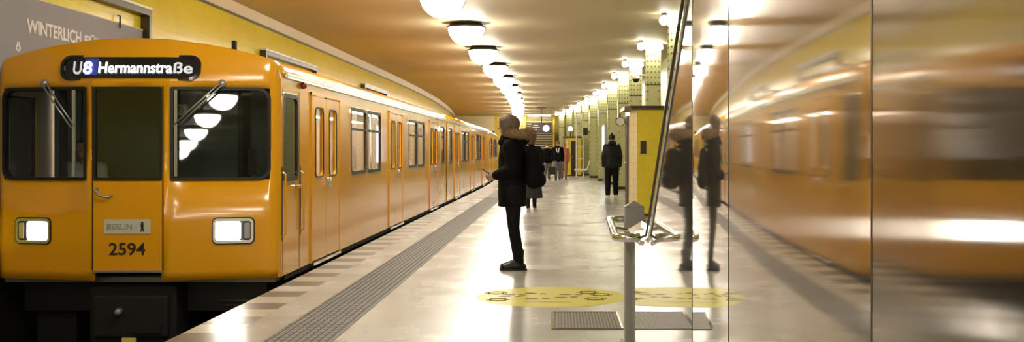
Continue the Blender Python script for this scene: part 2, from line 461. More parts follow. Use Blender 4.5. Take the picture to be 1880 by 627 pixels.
# rails
bm = B()
for x in (-4.82, -3.385):
    for y0, y1 in zip(YS, YS[1:]):
        a, b = S(y0), S(y1)
        for (w_, z0, z1) in ((0.07, -1.16, -1.13), (0.035, -1.0, -0.955), (0.012, -1.13, -1.0)):
            vs = [bm.verts.new(p) for p in ((x-w_+a,y0,z0),(x+w_+a,y0,z0),(x+w_+b,y1,z0),(x-w_+b,y1,z0),(x-w_+a,y0,z1),(x+w_+a,y0,z1),(x+w_+b,y1,z1),(x-w_+b,y1,z1))]
            for f in ((0,3,2,1),(4,5,6,7),(0,1,5,4),(1,2,6,5),(2,3,7,6),(3,0,4,7)): bm.faces.new([vs[i] for i in f])
obj('trim_5', bm, M['rail'], kind='structure')

# ============================================================ TRAIN
XC = -4.09; HW = 1.37; LCAR = 16.0; ZB = 0.95
ZT = Matrix.Translation((0, 0, ZB))

def zt(d):
    d = abs(d)
    if d <= 1.22: return 2.37 - 0.116 * d * d
    return 2.0 + 0.197 * math.sqrt(max(0.0, 1 - ((d-1.22)/0.15)**2))

def yf(d, z=1.0):
    """how far the nose falls back from its foremost plane"""
    d = abs(d); o = 0.0
    if d > 0.33: o += (d - 0.33) * 0.22
    if d > 1.27: o += 0.10 - math.sqrt(max(0, 0.10**2 - (min(d, 1.37)-1.27)**2))
    if z > 1.95: o += 0.16 * ((z-1.95)/0.42)**2
    return o

DOORS = [(1.62, 3.12), (7.12, 8.62), (12.62, 14.12)]
WINS = [(3.92, 5.02), (5.16, 6.26), (9.42, 10.52), (10.66, 11.76), (14.85, 15.55)]
CABWIN = (0.42, 0.98)
Z0, Z1, ZD0, ZD1 = 1.0, 1.83, 0.05, 1.90

def grid_holes(bm, us, vs, hole, f):
    V = {}
    def g(i, j):
        if (i, j) not in V: V[(i, j)] = bm.verts.new(f(us[i], vs[j]))
        return V[(i, j)]
    for i in range(len(us)-1):
        for j in range(len(vs)-1):
            cu, cv = (us[i]+us[i+1])/2, (vs[j]+vs[j+1])/2
            if hole(cu, cv): continue
            bm.faces.new((g(i,j), g(i+1,j), g(i+1,j+1), g(i,j+1)))

def car_shell(cab):
    bm = B()
    ystart = 0.35 if cab else 0.0
    us = sorted(set([ystart, LCAR] + ([CABWIN[0], CABWIN[1], 0.62] if cab else []) + [v for d in DOORS+WINS for v in d] + [LCAR-0.1]))
    vs = [0.05, 0.5, Z0, 1.45, Z1, ZD1, 2.0]
    def hole(u, v):
        if ZD0 < v < ZD1 and any(a < u < b for a, b in DOORS): return True
        if Z0 < v < Z1 and any(a < u < b for a, b in WINS): return True
        if cab and Z0 < v < Z1 and CABWIN[0] < u < CABWIN[1]: return True
        return False
    for s in (1, -1):
        grid_holes(bm, us, vs, hole, lambda u, v, s=s: (s*HW, u, v))
    # roof
    ds = [-1.37, -1.355, -1.33, -1.297, -1.22, -1.1, -0.9, -0.66, -0.40, -0.32, 0, 0.32, 0.40, 0.66, 0.9, 1.1, 1.22, 1.297, 1.33, 1.355, 1.37]
    yr = [0.0, 0.6, 5, 10, LCAR]
    def rf(u, v):
        yy = v
        if cab and v == 0.0: yy = yf(u, zt(u))
        return (u, yy, zt(u))
    grid_holes(bm, ds, yr, lambda u, v: False, rf)
    # nose / end wall
    if cab:
        zs = [0.05, 0.14, 0.6, 1.006, 1.3, 1.6, 1.886, 1.96] + [1.96 + 0.41*t for t in (0.25, 0.5, 0.72, 0.88, 0.96, 1.0)]
        ds2 = sorted(set(ds + [-1.28, 1.28, -0.405, 0.405, -0.32, 0.32]) - {-0.40, 0.40})
        def ff(u, v):
            top = zt(u)
            z = v if v <= 1.96 else 1.96 + (top - 1.96) * (v - 1.96) / 0.41
            return (u, yf(u, z), z)
        def fh(u, v):
            if 1.006 < v < 1.886 and (abs(u) < 0.32 or 0.405 < abs(u) < 1.297): return True
            if v < 0.14 and abs(u) < 0.33: return True
            return False
        grid_holes(bm, ds2, zs, fh, ff)
    else:
        vs2 = [0.05, 1.9, 2.37]
        grid_holes(bm, ds, vs2, lambda u, v: abs(u) < 0.33 and v < 1.9, lambda u, v: (u, 0.0, v if v < 2 else zt(u)))
    grid_holes(bm, ds, [0.05, 1.9, 2.37], lambda u, v: abs(u) < 0.33 and v < 1.9, lambda u, v: (u, LCAR, v if v < 2 else zt(u)))
    bmesh.ops.remove_doubles(bm, verts=bm.verts, dist=0.004)
    return bm

def side_f(s, yc, zc, out=0.0):
    return lambda u, v, d: (s*(HW + out + d), yc + u, zc + v)

def build_car(cab):
    root = empty('train_car', (0, 0, 0))
    def P(name, bm, m, parent=root, **kw):
        bm.transform(ZT); return obj(name, bm, m, parent, **kw)
    sh = car_shell(cab)
    o = P('body_shell', sh, [M['train'], M['cream']])
    md = o.modifiers.new('thick', 'SOLIDIFY'); md.thickness = 0.035; md.offset = -1; md.material_offset = 1
    for p in o.data.polygons:
        c = p.center
        if c.z > ZB + 2.0 or (cab and c.y < 0.3): p.use_smooth = True
    # doors
    for s in (1, -1):
        for a, b in DOORS:
            mid = (a+b)/2
            for h, (y0, y1) in enumerate(((a+0.02, mid-0.006), (mid+0.006, b-0.02))):
                w_, hh = y1-y0, ZD1-ZD0-0.03; yc, zc = (y0+y1)/2, (ZD0+ZD1)/2
                bm = B(); N = 6
                wz = (1.0+1.76)/2 - zc
                outer = rr(w_, hh, 0.03, N); inner = [(u, v+wz) for u, v in rr(0.40, 0.76, 0.07, N)]
                ring_mesh(bm, outer, inner, -0.03, 0.012, side_f(s, yc, zc))
                leaf = P('door', bm, M['train'])
                bm = B(); ring_mesh(bm, [(u, v+wz) for u, v in rr(0.43, 0.79, 0.08, N)], inner, 0.008, 0.020, side_f(s, yc, zc))
                P('window_frame', bm, M['black'] if True else M['chrome'], leaf)
                bm = B(); plate_mesh(bm, [(u, v+wz) for u, v in rr(0.41, 0.77, 0.07, N)], -0.004, 0.0, side_f(s, yc, zc))
                P('window_pane', bm, M['side_glass'], leaf)
                bm = B(); hy = (y1-0.07) if h == 0 else (y0+0.07)
                tube(bm, [(s*(HW+0.012), hy, 0.97), (s*(HW+0.05), hy, 0.965), (s*(HW+0.05), hy, 0.86), (s*(HW+0.012), hy, 0.855)], 0.011, 8)
                P('handle', bm, M['chrome'], leaf, smooth=True)
            bm = B()   # rails framing the doorway, sill
            for yy in (a-0.025, b+0.005): box(bm, (s*HW - 0.01, yy, 0.05), (s*HW + 0.016*s + 0.0, yy+0.02, ZD1+0.03))
            box(bm, (s*HW - 0.01, a-0.025, ZD1), (s*HW + 0.02*s, b+0.025, ZD1+0.03))
            P('door_surround', bm, M['train'])
            bm = B(); box(bm, (s*HW - 0.01, mid-0.006, ZD0), (s*HW + 0.006*s, mid+0.006, ZD1)); P('door_seal', bm, M['black'])
            bm = B(); box(bm, (s*HW - 0.02, a, 0.02), (s*HW + 0.035*s, b, 0.05)); P('door_sill', bm, M['chrome'])
        for a, b in WINS + ([CABWIN] if cab else []):
            yc, zc, w_, hh = (a+b)/2, (Z0+Z1)/2, b-a, Z1-Z0
            bm = B(); ring_mesh(bm, rr(w_+0.05, hh+0.05, 0.075), rr(w_-0.035, hh-0.035, 0.06), -0.02, 0.014, side_f(s, yc, zc))
            if w_ > 1.0:
                box(bm, (s*HW-0.01, a+0.01, 1.555), (s*(HW)+0.012*s, b-0.01, 1.585))
            fr = P('window_frame', bm, M['black'])
            bm = B(); ring_mesh(bm, rr(w_+0.075, hh+0.075, 0.085), rr(w_+0.05, hh+0.05, 0.075), -0.01, 0.012, side_f(s, yc, zc))
            P('window_trim', bm, M['chrome'], fr)
            bm = B(); plate_mesh(bm, rr(w_-0.03, hh-0.03, 0.06), -0.006, -0.002, side_f(s, yc, zc)); P('window_pane', bm, M['side_glass'], fr)
        bm = B(); box(bm, (s*HW-0.005, 0.5, 2.005), (s*(HW+0.03), LCAR-0.02, 2.035)); box(bm, (s*(HW+0.022), 0.5, 2.03), (s*(HW+0.03), LCAR-0.02, 2.055))
        P('rain_gutter', bm, M['chrome'])
        bm = B(); box(bm, (s*(HW-0.03), 0.5, 0.0), (s*(HW-0.005), LCAR-0.05, 0.055)); P('sill_shadow_rail', bm, M['iron'])  # near-black colour stands in for the shadow gap under the car side
    # interior
    y0i = 1.35 if cab else 0.15
    bm = B(); box(bm, (-1.32, 0.3, 0.0), (1.32, LCAR-0.1, 0.05)); P('floor_panel', bm, M['grey_metal'])
    bm = B(); box(bm, (-1.30, y0i, 1.96), (1.30, LCAR-0.06, 1.99)); P('ceiling_panel', bm, M['cream'])
    for s in (1, -1):
        bm = B(); box(bm, (s*0.62-0.05, y0i+0.2, 1.925), (s*0.62+0.05, LCAR-0.3, 1.955)); P('ceiling_light', bm, M['strip_glow'])
    bm = B(); box(bm, (-1.30, LCAR-0.12, 0.05), (1.30, LCAR-0.06, 1.96)); P('end_partition', bm, M['cream'])
    bm = B(); box(bm, (-1.30, y0i-0.05, 0.05), (1.30, y0i, 1.96)); P('cab_partition', bm, M['inner_dark'] if cab else M['cream'])
    for a, b in ((3.4, 6.8), (8.9, 12.3)):
        for s in (1, -1):
            bm = B(); box(bm, (s*1.28, a, 0.36), (s*0.82, b, 0.46)); box(bm, (s*1.30, a, 0.46), (s*1.20, b, 0.93)); box(bm, (s*1.2, a+.1, 0.05), (s*0.9, b-.1, 0.36))
            P('bench', bm, M['seat_cloth'], bevel=0.02)
    for yy in (3.3, 6.9, 8.8, 12.4):
        for s in (1, -1):
            bm = B(); tube(bm, [(s*0.8, yy, 0.05), (s*0.8, yy, 1.96)], 0.017, 8); P('grab_pole', bm, M['chrome'], smooth=True)
    # underframe, bogies
    bm = B(); box(bm, (-1.2, 0.75 if cab else 0.1, -0.35), (1.2, LCAR-0.1, 0.0)); P('underframe', bm, M['iron'])
    for yb in (2.9, 13.1):
        bm = B()
        for s in (1, -1): box(bm, (s*0.95, yb-1.2, -0.68), (s*1.08, yb+1.2, -0.38))
        box(bm, (-0.95, yb-0.25, -0.66), (0.95, yb+0.25, -0.36))
        bg = P('bogie', bm, M['iron'])
        for ya in (-0.95, 0.95):
            bm = B(); tube(bm, [(-0.66, yb+ya, -0.53), (0.66, yb+ya, -0.53)], 0.07, 12)
            for s in (1, -1): tube(bm, [(s*0.66, yb+ya, -0.53), (s*0.79, yb+ya, -0.53)], 0.42, 28)
            P('wheelset', bm, M['iron'], bg)
    # gangway bellows-like buffer at the rear
    bm = B(); box(bm, (-0.45, LCAR, -0.1), (0.45, LCAR+0.12, 1.95)); P('end_gangway', bm, M['black'])
    bm = B()
    for yy in (4.4, 10.6): box(bm, (-0.5, yy-0.6, 2.34), (0.5, yy+0.6, 2.43))
    P('roof_vent', bm, M['grey_metal'], bevel=0.02)
    if not cab: return root

    # ---- nose details; Fm maps (across, up, outward) on the bent nose
    def Fm(cu=0.0, cv=0.0): return lambda u, v, d: (cu+u, yf(cu+u, cv+v) - d, cv+v)
    zc, hh = 1.446, 0.88
    for s in (1, -1):
        uc = s*0.851; w_ = 0.892
        N = 6
        inner = rr2(w_-0.045, hh-0.045, 0.012, 0.09, s, N); outer = rr2(w_+0.012, hh+0.012, 0.02, 0.11, s, N)
        # only the outer corners are round
        def shp(pts, w2, h2):
            return [((s*w2/2 if False else u), v) for u, v in pts]
        bm = B(); ring_mesh(bm, outer, inner, -0.085, 0.012, Fm(uc, zc)); fr = P('windscreen_frame', bm, M['black'])
        bm = B(); us = [(-w_/2+0.02) + i*(w_-0.04)/8 for i in range(9)]
        grid_holes(bm, us, [-hh/2+0.02, 0, hh/2-0.02], lambda a, b: False, lambda u, v: Fm(uc, zc)(u, v, -0.006 - 0.032*(v/hh+0.5) - 0.022*(0.5 - s*u/w_)))
        P('windscreen', bm, M['wind_glass'], fr, recalc=False)
    bm = B(); ring_mesh(bm, rr(0.65, hh+0.01, 0.015), rr(0.605, hh-0.045, 0.012), -0.03, 0.010, Fm(0, zc)); fr = P('door_window_frame', bm, M['black'])
    bm = B(); grid_holes(bm, [-0.31, 0, 0.31], [-hh/2+0.01, hh/2-0.01], lambda a, b: False, lambda u, v: Fm(0, zc)(u, v, -0.004)); P('door_window', bm, M['wind_glass'], fr, recalc=False)
    # cab front door leaf
    bm = B(); box(bm, (-0.325, -0.014, 0.145), (0.325, 0.0, 0.985)); dr = P('front_door', bm, M['train_dull'], bevel=0.004)
    bm = B(); box(bm, (-0.335, -0.022, 0.13), (0.335, 0.0, 0.150)); P('door_threshold', bm, M['grey_metal'], dr)
    bm = B(); tube(bm, [(-0.28, -0.014, 0.93), (-0.29, -0.05, 0.90), (-0.25, -0.05, 0.86), (-0.18, -0.05, 0.845), (-0.14, -0.014, 0.86)], 0.012, 8); P('door_handle', bm, M['grey_metal'], dr, smooth=True)
    bm = B()
    for u in (-0.335, 0.335): box(bm, (u-0.004, -0.006, 0.14), (u+0.004, 0.01, 1.9))
    P('door_seam', bm, M['num'], dr)
    # hinges / paint chips around number board
    # destination display
    bm = B(); ring_mesh(bm, rr(1.34, 0.245, 0.095), rr(1.28, 0.185, 0.07), -0.01, 0.024, Fm(0, 2.075))
    ds_ = P('destination_display', bm, M['screen'])
    bm = B(); us = [-0.64+i*0.16 for i in range(9)]
    grid_holes(bm, us, [-0.10, 0.10], lambda a, b: False, lambda u, v: Fm(0, 2.075)(u, v, 0.015)); P('display_screen', bm, M['screen'], ds_)
    bm = B(); grid_holes(bm, [-0.42, -0.36, -0.285], [-0.075, 0.085], lambda a, b: False, lambda u, v: Fm(0, 2.075)(u, v, 0.018)); P('line_colour_field', bm, M['blue'], ds_)
    for s_, u0, u1, h_, m_, bo in (('U', -0.535, -0.445, 0.125, 'led_dim', 0.004), ('8', -0.430, -0.335, 0.125, 'led', 0.006), ('Hermannstra', -0.275, 0.42, 0.108, 'led', 0.004), ('ße', 0.43, 0.60, 0.108, 'led_dim', 0.004)):
        me = fit(text_mesh(s_, 0.2, 0.001, bo), u1-u0, h_)
        for v in me.vertices:
            u, q, d = v.co.x + (u0+u1)/2, v.co.y + (2.072 if m_ != 'x' else 0), v.co.z
            v.co = Vector((u, yf(u, q) - 0.022 - d, q + ZB))
        link('display_lettering', me, M[m_], ds_)
    # headlights
    for s in (1, -1):
        uc, zl = s*0.965, 0.515
        bm = B(); ring_mesh(bm, rr(0.385, 0.26, 0.05), rr(0.365, 0.24, 0.045), -0.01, 0.012, Fm(uc, zl)); hl = P('headlight', bm, M['black'])
        bm = B(); ring_mesh(bm, rr(0.365, 0.24, 0.045), rr(0.32, 0.185, 0.025), -0.01, 0.02, Fm(uc, zl)); P('headlight_bezel', bm, M['grey_metal'] if s < 0 else M['white'], hl)
        bm = B(); plate_mesh(bm, rr(0.33, 0.2, 0.02), -0.004, 0.002, Fm(uc, zl)); P('light_housing', bm, M['iron'], hl)
        lx = uc - s*0.05 if s > 0 else uc + 0.05
        bm = B(); plate_mesh(bm, rr(0.225, 0.175, 0.02), 0.002, 0.012, Fm(lx, zl)); P('lit_lens', bm, M['headlight'], hl)
        bm = B(); plate_mesh(bm, rr(0.05, 0.15, 0.01), 0.002, 0.012, Fm(uc + s*0.125, zl)); P('tail_lens', bm, M['grey_metal'], hl)
    # badge and number
    bm = B(); plate_mesh(bm, rr(0.44, 0.135, 0.008), 0.014, 0.02, Fm(0, 0.565)); bd = P('name_badge', bm, M['offwhite'])
    me = fit(text_mesh('BERLIN', 0.1, 0.001), 0.235, 0.055)
    for v in me.vertices: v.co = Vector((v.co.x - 0.07, -0.022 - v.co.z, v.co.y + 0.565 + ZB))
    link('badge_lettering', me, M['grey_metal'], bd)
    bm = B()   # little standing bear
    for p, r1, q, r2 in (((0.145,0,0.56),0.012,(0.148,0,0.59),0.011), ((0.148,0,0.60),0.009,(0.138,0,0.606),0.005), ((0.143,0,0.555),0.007,(0.132,0,0.52),0.005), ((0.150,0,0.555),0.007,(0.156,0,0.52),0.005), ((0.145,0,0.585),0.005,(0.125,0,0.59),0.004), ((0.145,0,0.573),0.005,(0.126,0,0.567),0.004)):
        cap(bm, p, r1, q, r2, 8)
    bm.transform(Matrix.Translation((0, -0.022, 0)) @ Matrix.Diagonal((1, 0.2, 1, 1))); P('bear_emblem', bm, M['black'], bd)
    me = fit(text_mesh('2594', 0.2, 0.001, 0.003), 0.345, 0.118)
    for v in me.vertices: v.co = Vector((v.co.x, -0.018 - v.co.z, v.co.y + 0.352 + ZB))
    link('fleet_number', me, M['num'], root)
    # wipers
    for s, pu, pz, qu, qz in ((1, 0.87, 1.925, 0.455, 1.52), (-1, -0.83, 1.93, -0.52, 1.50)):
        bm = B()
        for off in (-0.022, 0.022):
            tube(bm, [(pu+off, yf(pu, pz)-0.05, pz), ((pu+qu)/2+off, yf((pu+qu)/2)-0.055, (pz+qz)/2), (qu+off, yf(qu)-0.035, qz)], 0.008, 6)
        sphere(bm, (pu, yf(pu, pz)-0.025, pz), 0.04, 10)
        wp = P('wiper', bm, M['grey_metal'], smooth=True)
        bm = B(); box(bm, (qu-0.014, yf(qu)-0.035, 1.04), (qu+0.014, yf(qu)-0.012, 1.86)); P('wiper_blade', bm, M['grey_metal'], wp)
    # roof lamp, handrails, corner grips
    for u in (0.93,):
        bm = B(); box(bm, (u-0.02, 0.25, zt(u)-0.02), (u+0.02, 0.31, zt(u)+0.085)); P('roof_horn', bm, M['iron'], bevel=0.006)
    bm = B(); sphere(bm, (-0.82, 0.75, 2.28), 0.2, 16, (1, 1, 0.35)); P('roof_dome', bm, M['black'], smooth=True)
    for yy in (0.36, 1.12):
        bm = B(); box(bm, (HW-0.01, yy, 0.40), (HW+0.004, yy+0.035, 1.12)); gr = P('grip_recess', bm, M['num'])
        bm = B(); tube(bm, [(HW+0.004, yy+0.017, 0.44), (HW+0.035, yy+0.017, 0.46), (HW+0.035, yy+0.017, 1.05), (HW+0.004, yy+0.017, 1.07)], 0.01, 8); P('grip', bm, M['train_dull'], gr)
    for yy in (0.40, 1.08):
        bm = B(); box(bm, (HW-0.01, yy-0.004, 0.06), (HW+0.0025, yy+0.004, 1.9)); P('cab_door_seam', bm, M['num'])
    bm = B(); box(bm, (HW-0.01, 0.9, 0.90), (HW+0.04, 1.03, 0.93)); P('cab_door_handle', bm, M['chrome'], bevel=0.005)
    bm = B(); sphere(bm, (HW+0.02, 1.2, 1.97), 0.035, 12); P('side_signal_lamp', bm, mat('signal_red', (0.25, 0.02, 0.01), 0.2), smooth=True)
    # cab inside
    bm = B(); box(bm, (-1.2, 0.45, 0.85), (1.2, 0.72, 0.97)); box(bm, (-0.9, 0.5, 0.05), (-0.2, 0.7, 0.85)); P('control_desk', bm, M['iron'])
    bm = B(); box(bm, (0.75, 1.0, 0.05), (0.80, 1.3, 1.95)); box(bm, (-1.02, 0.8, 0.97), (-0.96, 0.86, 1.9)); P('cab_pillar', bm, M['black'])
    bm = B(); plate_mesh(bm, rr(0.19, 0.12, 0.02), 0, 0.01, lambda u, v, d: (0.04+u, 1.28-d, 1.72+v)); sl = P('cab_notice', bm, M['white'])
    me = fit(text_mesh('U8', 0.1, 0.001), 0.11, 0.07)
    for v in me.vertices: v.co = Vector((v.co.x + 0.04, 1.266 - v.co.z, v.co.y + 1.72 + ZB))
    link('notice_lettering', me, M['jeans'], sl)
    bm = B(); box(bm, (1.02, 0.42, 1.05), (1.09, 0.50, 1.30)); P('cab_intercom', bm, M['black'])
    # coupler and apron below
    bm = B(); box(bm, (-0.42, 0.12, -0.62), (0.42, 0.55, -0.02)); box(bm, (-0.36, 0.05, -0.5), (0.36, 0.13, -0.10)); cp = P('coupler', bm, M['iron'], bevel=0.02)
    bm = B(); tube(bm, [(-0.1, 0.05, -0.25), (-0.1, -0.02, -0.25)], [0.04, 0.025], 16); P('coupler_pin', bm, M['post_steel'], cp, smooth=True)
    bm = B(); box(bm, (0.02, 0.02, -0.45), (0.3, 0.06, -0.36)); P('coupler_socket', bm, M['iron'], cp)
    bm = B(); box(bm, (-0.07, 0.03, -0.56), (0.06, 0.07, -0.50)); P('coupler_marker', bm, M['yellow_mark'], cp)
    bm = B(); box(bm, (-1.2, 0.45, -0.30), (1.2, 0.80, 0.05)); P('front_apron', bm, M['black'])
    for s in (1, -1):
        bm = B(); box(bm, (s*0.75, 0.6, -0.82), (s*1.15, 0.7, -0.30)); P('rail_guard', bm, M['iron'])
    bm = B()
    for z in (-0.19, -0.235): tube(bm, [(0.72, 0.40, z), (1.2, 0.40, z)], 0.006, 6)
    P('air_pipe', bm, M['chrome'])
    return root

YN = 10.35
car1 = build_car(True)
car1.location = (XC, YN, -ZB)
tag(car1, 'leading yellow train car with lit headlights, destination display and driver cab', 'train car', 'yellow train cars at the platform')
carB = build_car(False)
def place_car(c, y, flip):
    if not flip:
        x0, x1 = XC + S(y), XC + S(y+LCAR)
        c.location = (x0, y, -ZB); c.rotation_euler = (0, 0, -math.atan2(x1-x0, LCAR))
    else:
        x0, x1 = XC + S(y), XC + S(y+LCAR)
        c.location = (x1, y+LCAR, -ZB); c.rotation_euler = (0, 0, PI - math.atan2(x1-x0, LCAR))
place_car(carB, YN+LCAR+0.28, True)
tag(carB, 'second yellow train car, coupled directly behind the leading one', 'train car', 'yellow train cars at the platform')
car3 = copy_tree(carB); place_car(car3, YN+2*LCAR+0.56, False)
tag(car3, 'third yellow train car, far along the platform past the second car', 'train car', 'yellow train cars at the platform')
car4 = copy_tree(carB); place_car(car4, YN+3*LCAR+0.84, True)
tag(car4, 'farthest yellow train car, rearmost at the bend of the wall', 'train car', 'yellow train cars at the platform')

# ============================================================ CEILING LAMPS
def make_lamp():
    root = empty('ceiling_lamp', (0, 0, 0))
    R = 0.36
    bm = B(); lathe(bm, [(0.0, 0.0), (0.30, 0.0), (0.34, -0.05), (0.40, -0.075), (0.40, -0.10), (R, -0.105), (R-0.02, -0.07), (0, -0.06)], 40)
    obj('rim', bm, M['rim'], root, smooth=False)
    bm = B(); lathe(bm, [(R*math.cos(a), -0.10 - R*0.98*math.sin(a)) for a in [i*PI/2/12 for i in range(12)]] + [(0.0, -0.10-R*0.98)], 40)
    obj('glass_bowl', bm, M['lamp'], root, smooth=True)
    bm = B(); tube(bm, [(R+0.015, 0, -0.09), (R+0.01, 0, -0.16), (R-0.02, 0, -0.24), (R-0.05, 0, -0.28)], 0.012, 6)
    obj('catch', bm, M['rim'], root)
    return root
lamp0 = make_lamp()
lys = [-24.0, -19.4, -14.8, -10.2, -5.6, -1.0, 3.6, 8.2, 12.8] + [17.4, 21.9, 26.9, 31.9, 37.0, 42.1, 47.2, 52.3, 57.4, 62.5, 67.6, 72.7, 77.8]
nth = ['nearest', 'second', 'third', 'fourth', 'fifth', 'sixth', 'seventh', 'eighth', 'ninth', 'tenth', 'eleventh', 'twelfth', 'thirteenth']
vis = 0
for i, y in enumerate(lys):
    o = lamp0 if i == 0 else copy_tree(lamp0)
    o.location = (-1.85 + S(y, 0.0006), y, CEIL)
    if y < 17:
        tag(o, 'lit glass bowl lamp over the near platform, outside the frame above the stair cladding', 'lamp', 'glass bowl lamps on the ceiling, near end')
    else:
        tag(o, 'lit glass bowl lamp on the ceiling, %s of the row counted from the viewer' % nth[vis], 'lamp', 'glass bowl lamps in a row on the ceiling'); vis += 1

# ============================================================ COLUMNS
def col_x(y): return 2.33 - 0.01*(y-21.3)*(1 if y > 21.3 else 0) + S(y, 0.0011)
def make_column():
    root = empty('riveted_column', (0, 0, 0))
    bm = B(); H = CEIL; w_ = 0.18
    box(bm, (-0.14, -0.14, 0), (0.14, 0.14, H))
    for s in (-1, 1):
        box(bm, (-w_, s*0.14, 0), (w_, s*0.165, H)); box(bm, (s*0.14, -w_+0.03, 0), (s*0.165, w_-0.03, H))
    obj('shaft', bm, M['column'], root)
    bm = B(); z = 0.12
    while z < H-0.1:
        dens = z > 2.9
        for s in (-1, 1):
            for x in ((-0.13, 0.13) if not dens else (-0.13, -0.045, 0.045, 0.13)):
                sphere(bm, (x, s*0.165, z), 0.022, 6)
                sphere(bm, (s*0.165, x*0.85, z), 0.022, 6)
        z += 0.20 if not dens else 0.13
    tag(obj('rivets', bm, mat('rivet_shadow_olive', (0.22, 0.22, 0.09), 0.4), root), kind='stuff')  # darker olive puts the small shadows around the rivets into their colour
    bm = B()
    for zz in (2.86,):
        for s in (-1, 1): box(bm, (-w_-0.004, s*0.14, zz), (w_+0.004, s*0.175, zz+0.02)); box(bm, (s*0.14, -0.16, zz), (s*0.175, 0.16, zz+0.02))
    obj('capital_joint', bm, M['frame_dark'], root)
    bm = B(); box(bm, (-0.21, -0.21, 0), (0.21, 0.21, 0.1)); obj('plinth', bm, M['frame_dark'], root, bevel=0.01)
    return root
c0 = make_column()
def make_luminaire():
    root = empty('column_light', (0, 0, 0))
    bm = B(); box(bm, (-0.20, -0.20, -0.05), (0.20, -0.02, 0.0)); obj('mount', bm, M['white'], root, bevel=0.01)
    bm = B(); box(bm, (-0.21, -0.21, -0.15), (0.21, -0.03, -0.05)); obj('diffuser', bm, M['tube'], root, bevel=0.02)
    return root
l0 = make_luminaire()
def make_globe():
    root = empty('globe_lamp', (0, 0, 0))
    bm = B(); lathe(bm, [(0, 0), (0.05, 0), (0.05, -0.04), (0.03, -0.06), (0, -0.06)], 14); obj('base', bm, M['rim'], root)
    bm = B(); sphere(bm, (0, 0, -0.14), 0.09, 16); obj('glass_globe', bm, M['globe'], root, smooth=True)
    return root
g0 = make_globe()
cys = [10.7, 16.0, 21.3, 26.3, 31.5, 36.5, 41.8, 47.0, 52.2, 57.4, 62.6, 67.8, 73.0]
ordn = ['', '', 'nearest in view, rising past the steel cladding', 'second in view, behind the yellow kiosk roof', 'third in view, left of the camera dome bracket', 'fourth in view', 'fifth in view', 'sixth in view', 'seventh in view', 'eighth in view', 'ninth in view', 'tenth in view', 'last before the end stairs']
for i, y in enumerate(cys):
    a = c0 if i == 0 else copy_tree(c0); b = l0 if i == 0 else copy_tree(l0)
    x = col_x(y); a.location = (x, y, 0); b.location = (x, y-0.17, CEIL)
    g = g0 if i == 0 else copy_tree(g0); g.location = (x-0.36, y-1.0, CEIL)
    if i < 2:
        tag(a, 'green riveted steel column hidden behind the steel stair cladding', 'column', 'columns behind the cladding')
        tag(b, 'lit ceiling light at a column head hidden behind the steel stair cladding', 'light', 'lights behind the cladding')
        tag(g, 'small round globe lamp on the ceiling behind the steel stair cladding', 'light', 'globes behind the cladding')
    else:
        tag(a, 'pale green riveted steel column, ' + ordn[i], 'column', 'riveted columns along the platform')
        tag(b, 'bright white box light on the column ' + ordn[i].split(',')[0], 'light', 'box lights at the column heads')
        tag(g, 'small round globe lamp on the ceiling beside the column ' + ordn[i].split(',')[0], 'light', 'globe lamps beside the columns')

# ============================================================ MIRROR CLAD STAIR FLANK
A0 = 0.48
def top_z(y):           # upper edge: level near the foot, then with the stair
    return min(3.84, 0.79 if y > 5.82 else 0.79 + (5.82 - y) * 0.594)
def slope_int(y0, y1, s0, s1, n):
    """panel bowed outward: slope runs from s0 at y0 to s1 at y1"""
    out = []; x = 0.0
    for i in range(n+1):
        t = i/n; y = y0 + (y1-y0)*t
        out.append((y, (y1-y0)*(s0*t + (s1-s0)*t*t/2)))
    return out
clad = empty('stair_cladding', (A0, 3.0, 0), 'tall mirror polished steel cladding of the stair flank, reflecting the train', 'wall cladding')
edge_x = [0.0]; edges = {}
def panel(y0, y1, s0, s1, m, n=40):
    pts = slope_int(y0, y1, s0, s1, n)
    mean = -edge_x[0]; edge_x[0] += pts[-1][1]; edges[y1] = edge_x[0]
    bm = B(); cols = []; face = []
    for y, dx in pts:
        x = dx - mean
        zt_ = top_z(y)
        face.append([bm.verts.new((x, y-3.0, z)) for z in (0.0, zt_)])
        cols.append([bm.verts.new((x + d, y-3.0, z)) for d, z in ((0, 0.0), (0, zt_), (0.006, zt_), (0.006, 0.0))])
    for A, C in zip(face, face[1:]):
        bm.faces.new((A[1], C[1], C[0], A[0])).smooth = True
    for A, C in zip(cols, cols[1:]):
        for i in (1, 2, 3): bm.faces.new((A[i], A[(i+1)%4], C[(i+1)%4], C[i]))
    bm.faces.new(cols[0]); bm.faces.new(cols[-1][::-1])
    o = obj('steel_panel', bm, m, clad)
    return o
panel(-3.0, -1.0, 0, 0, M['mirror_near'], 2)
panel(-0.995, 0.40, 0, 0, M['mirror_near'], 2)
panel(0.405, 1.667, -0.002, 0.002, M['mirror_near'])
panel(1.672, 2.950, -0.037, 0.008, M['mirror'])
panel(2.955, 3.885, 0.0066, 0.030, M['mirror_far'])
panel(3.890, 5.815, -0.001, 0.003, M['mirror_far'])
panel(5.820, 6.45, 0.002, -0.004, M['mirror_far'], 12)
panel(6.455, 7.12, -0.006, 0.002, M['mirror_far'], 12)
bm = B()
for y, e in ((0.4025, 0.40), (1.6695, 1.667), (2.9525, 2.950), (3.8875, 3.885)):
    x = edges[e]; box(bm, (x-0.0008, y-3.0-0.0045, 0), (x+0.012, y-3.0+0.0045, top_z(y)))
obj('panel_joint', bm, M['black'], clad)
bm = B(); box(bm, (0.012, -6.0, 0.0), (0.05, 4.1, 0.08)); obj('base_channel', bm, M['grey_metal'], clad)
# edge capping strip along the sloping top
bm = B()
pts = [(0.004, y-3.0, top_z(y)+0.006) for y in (0.7, 1.5, 2.5, 3.5, 4.5, 5.5, 5.82, 7.12)]
tube(bm, pts, 0.010, 8); obj('edge_capping', bm, M['chrome'], clad, smooth=True)
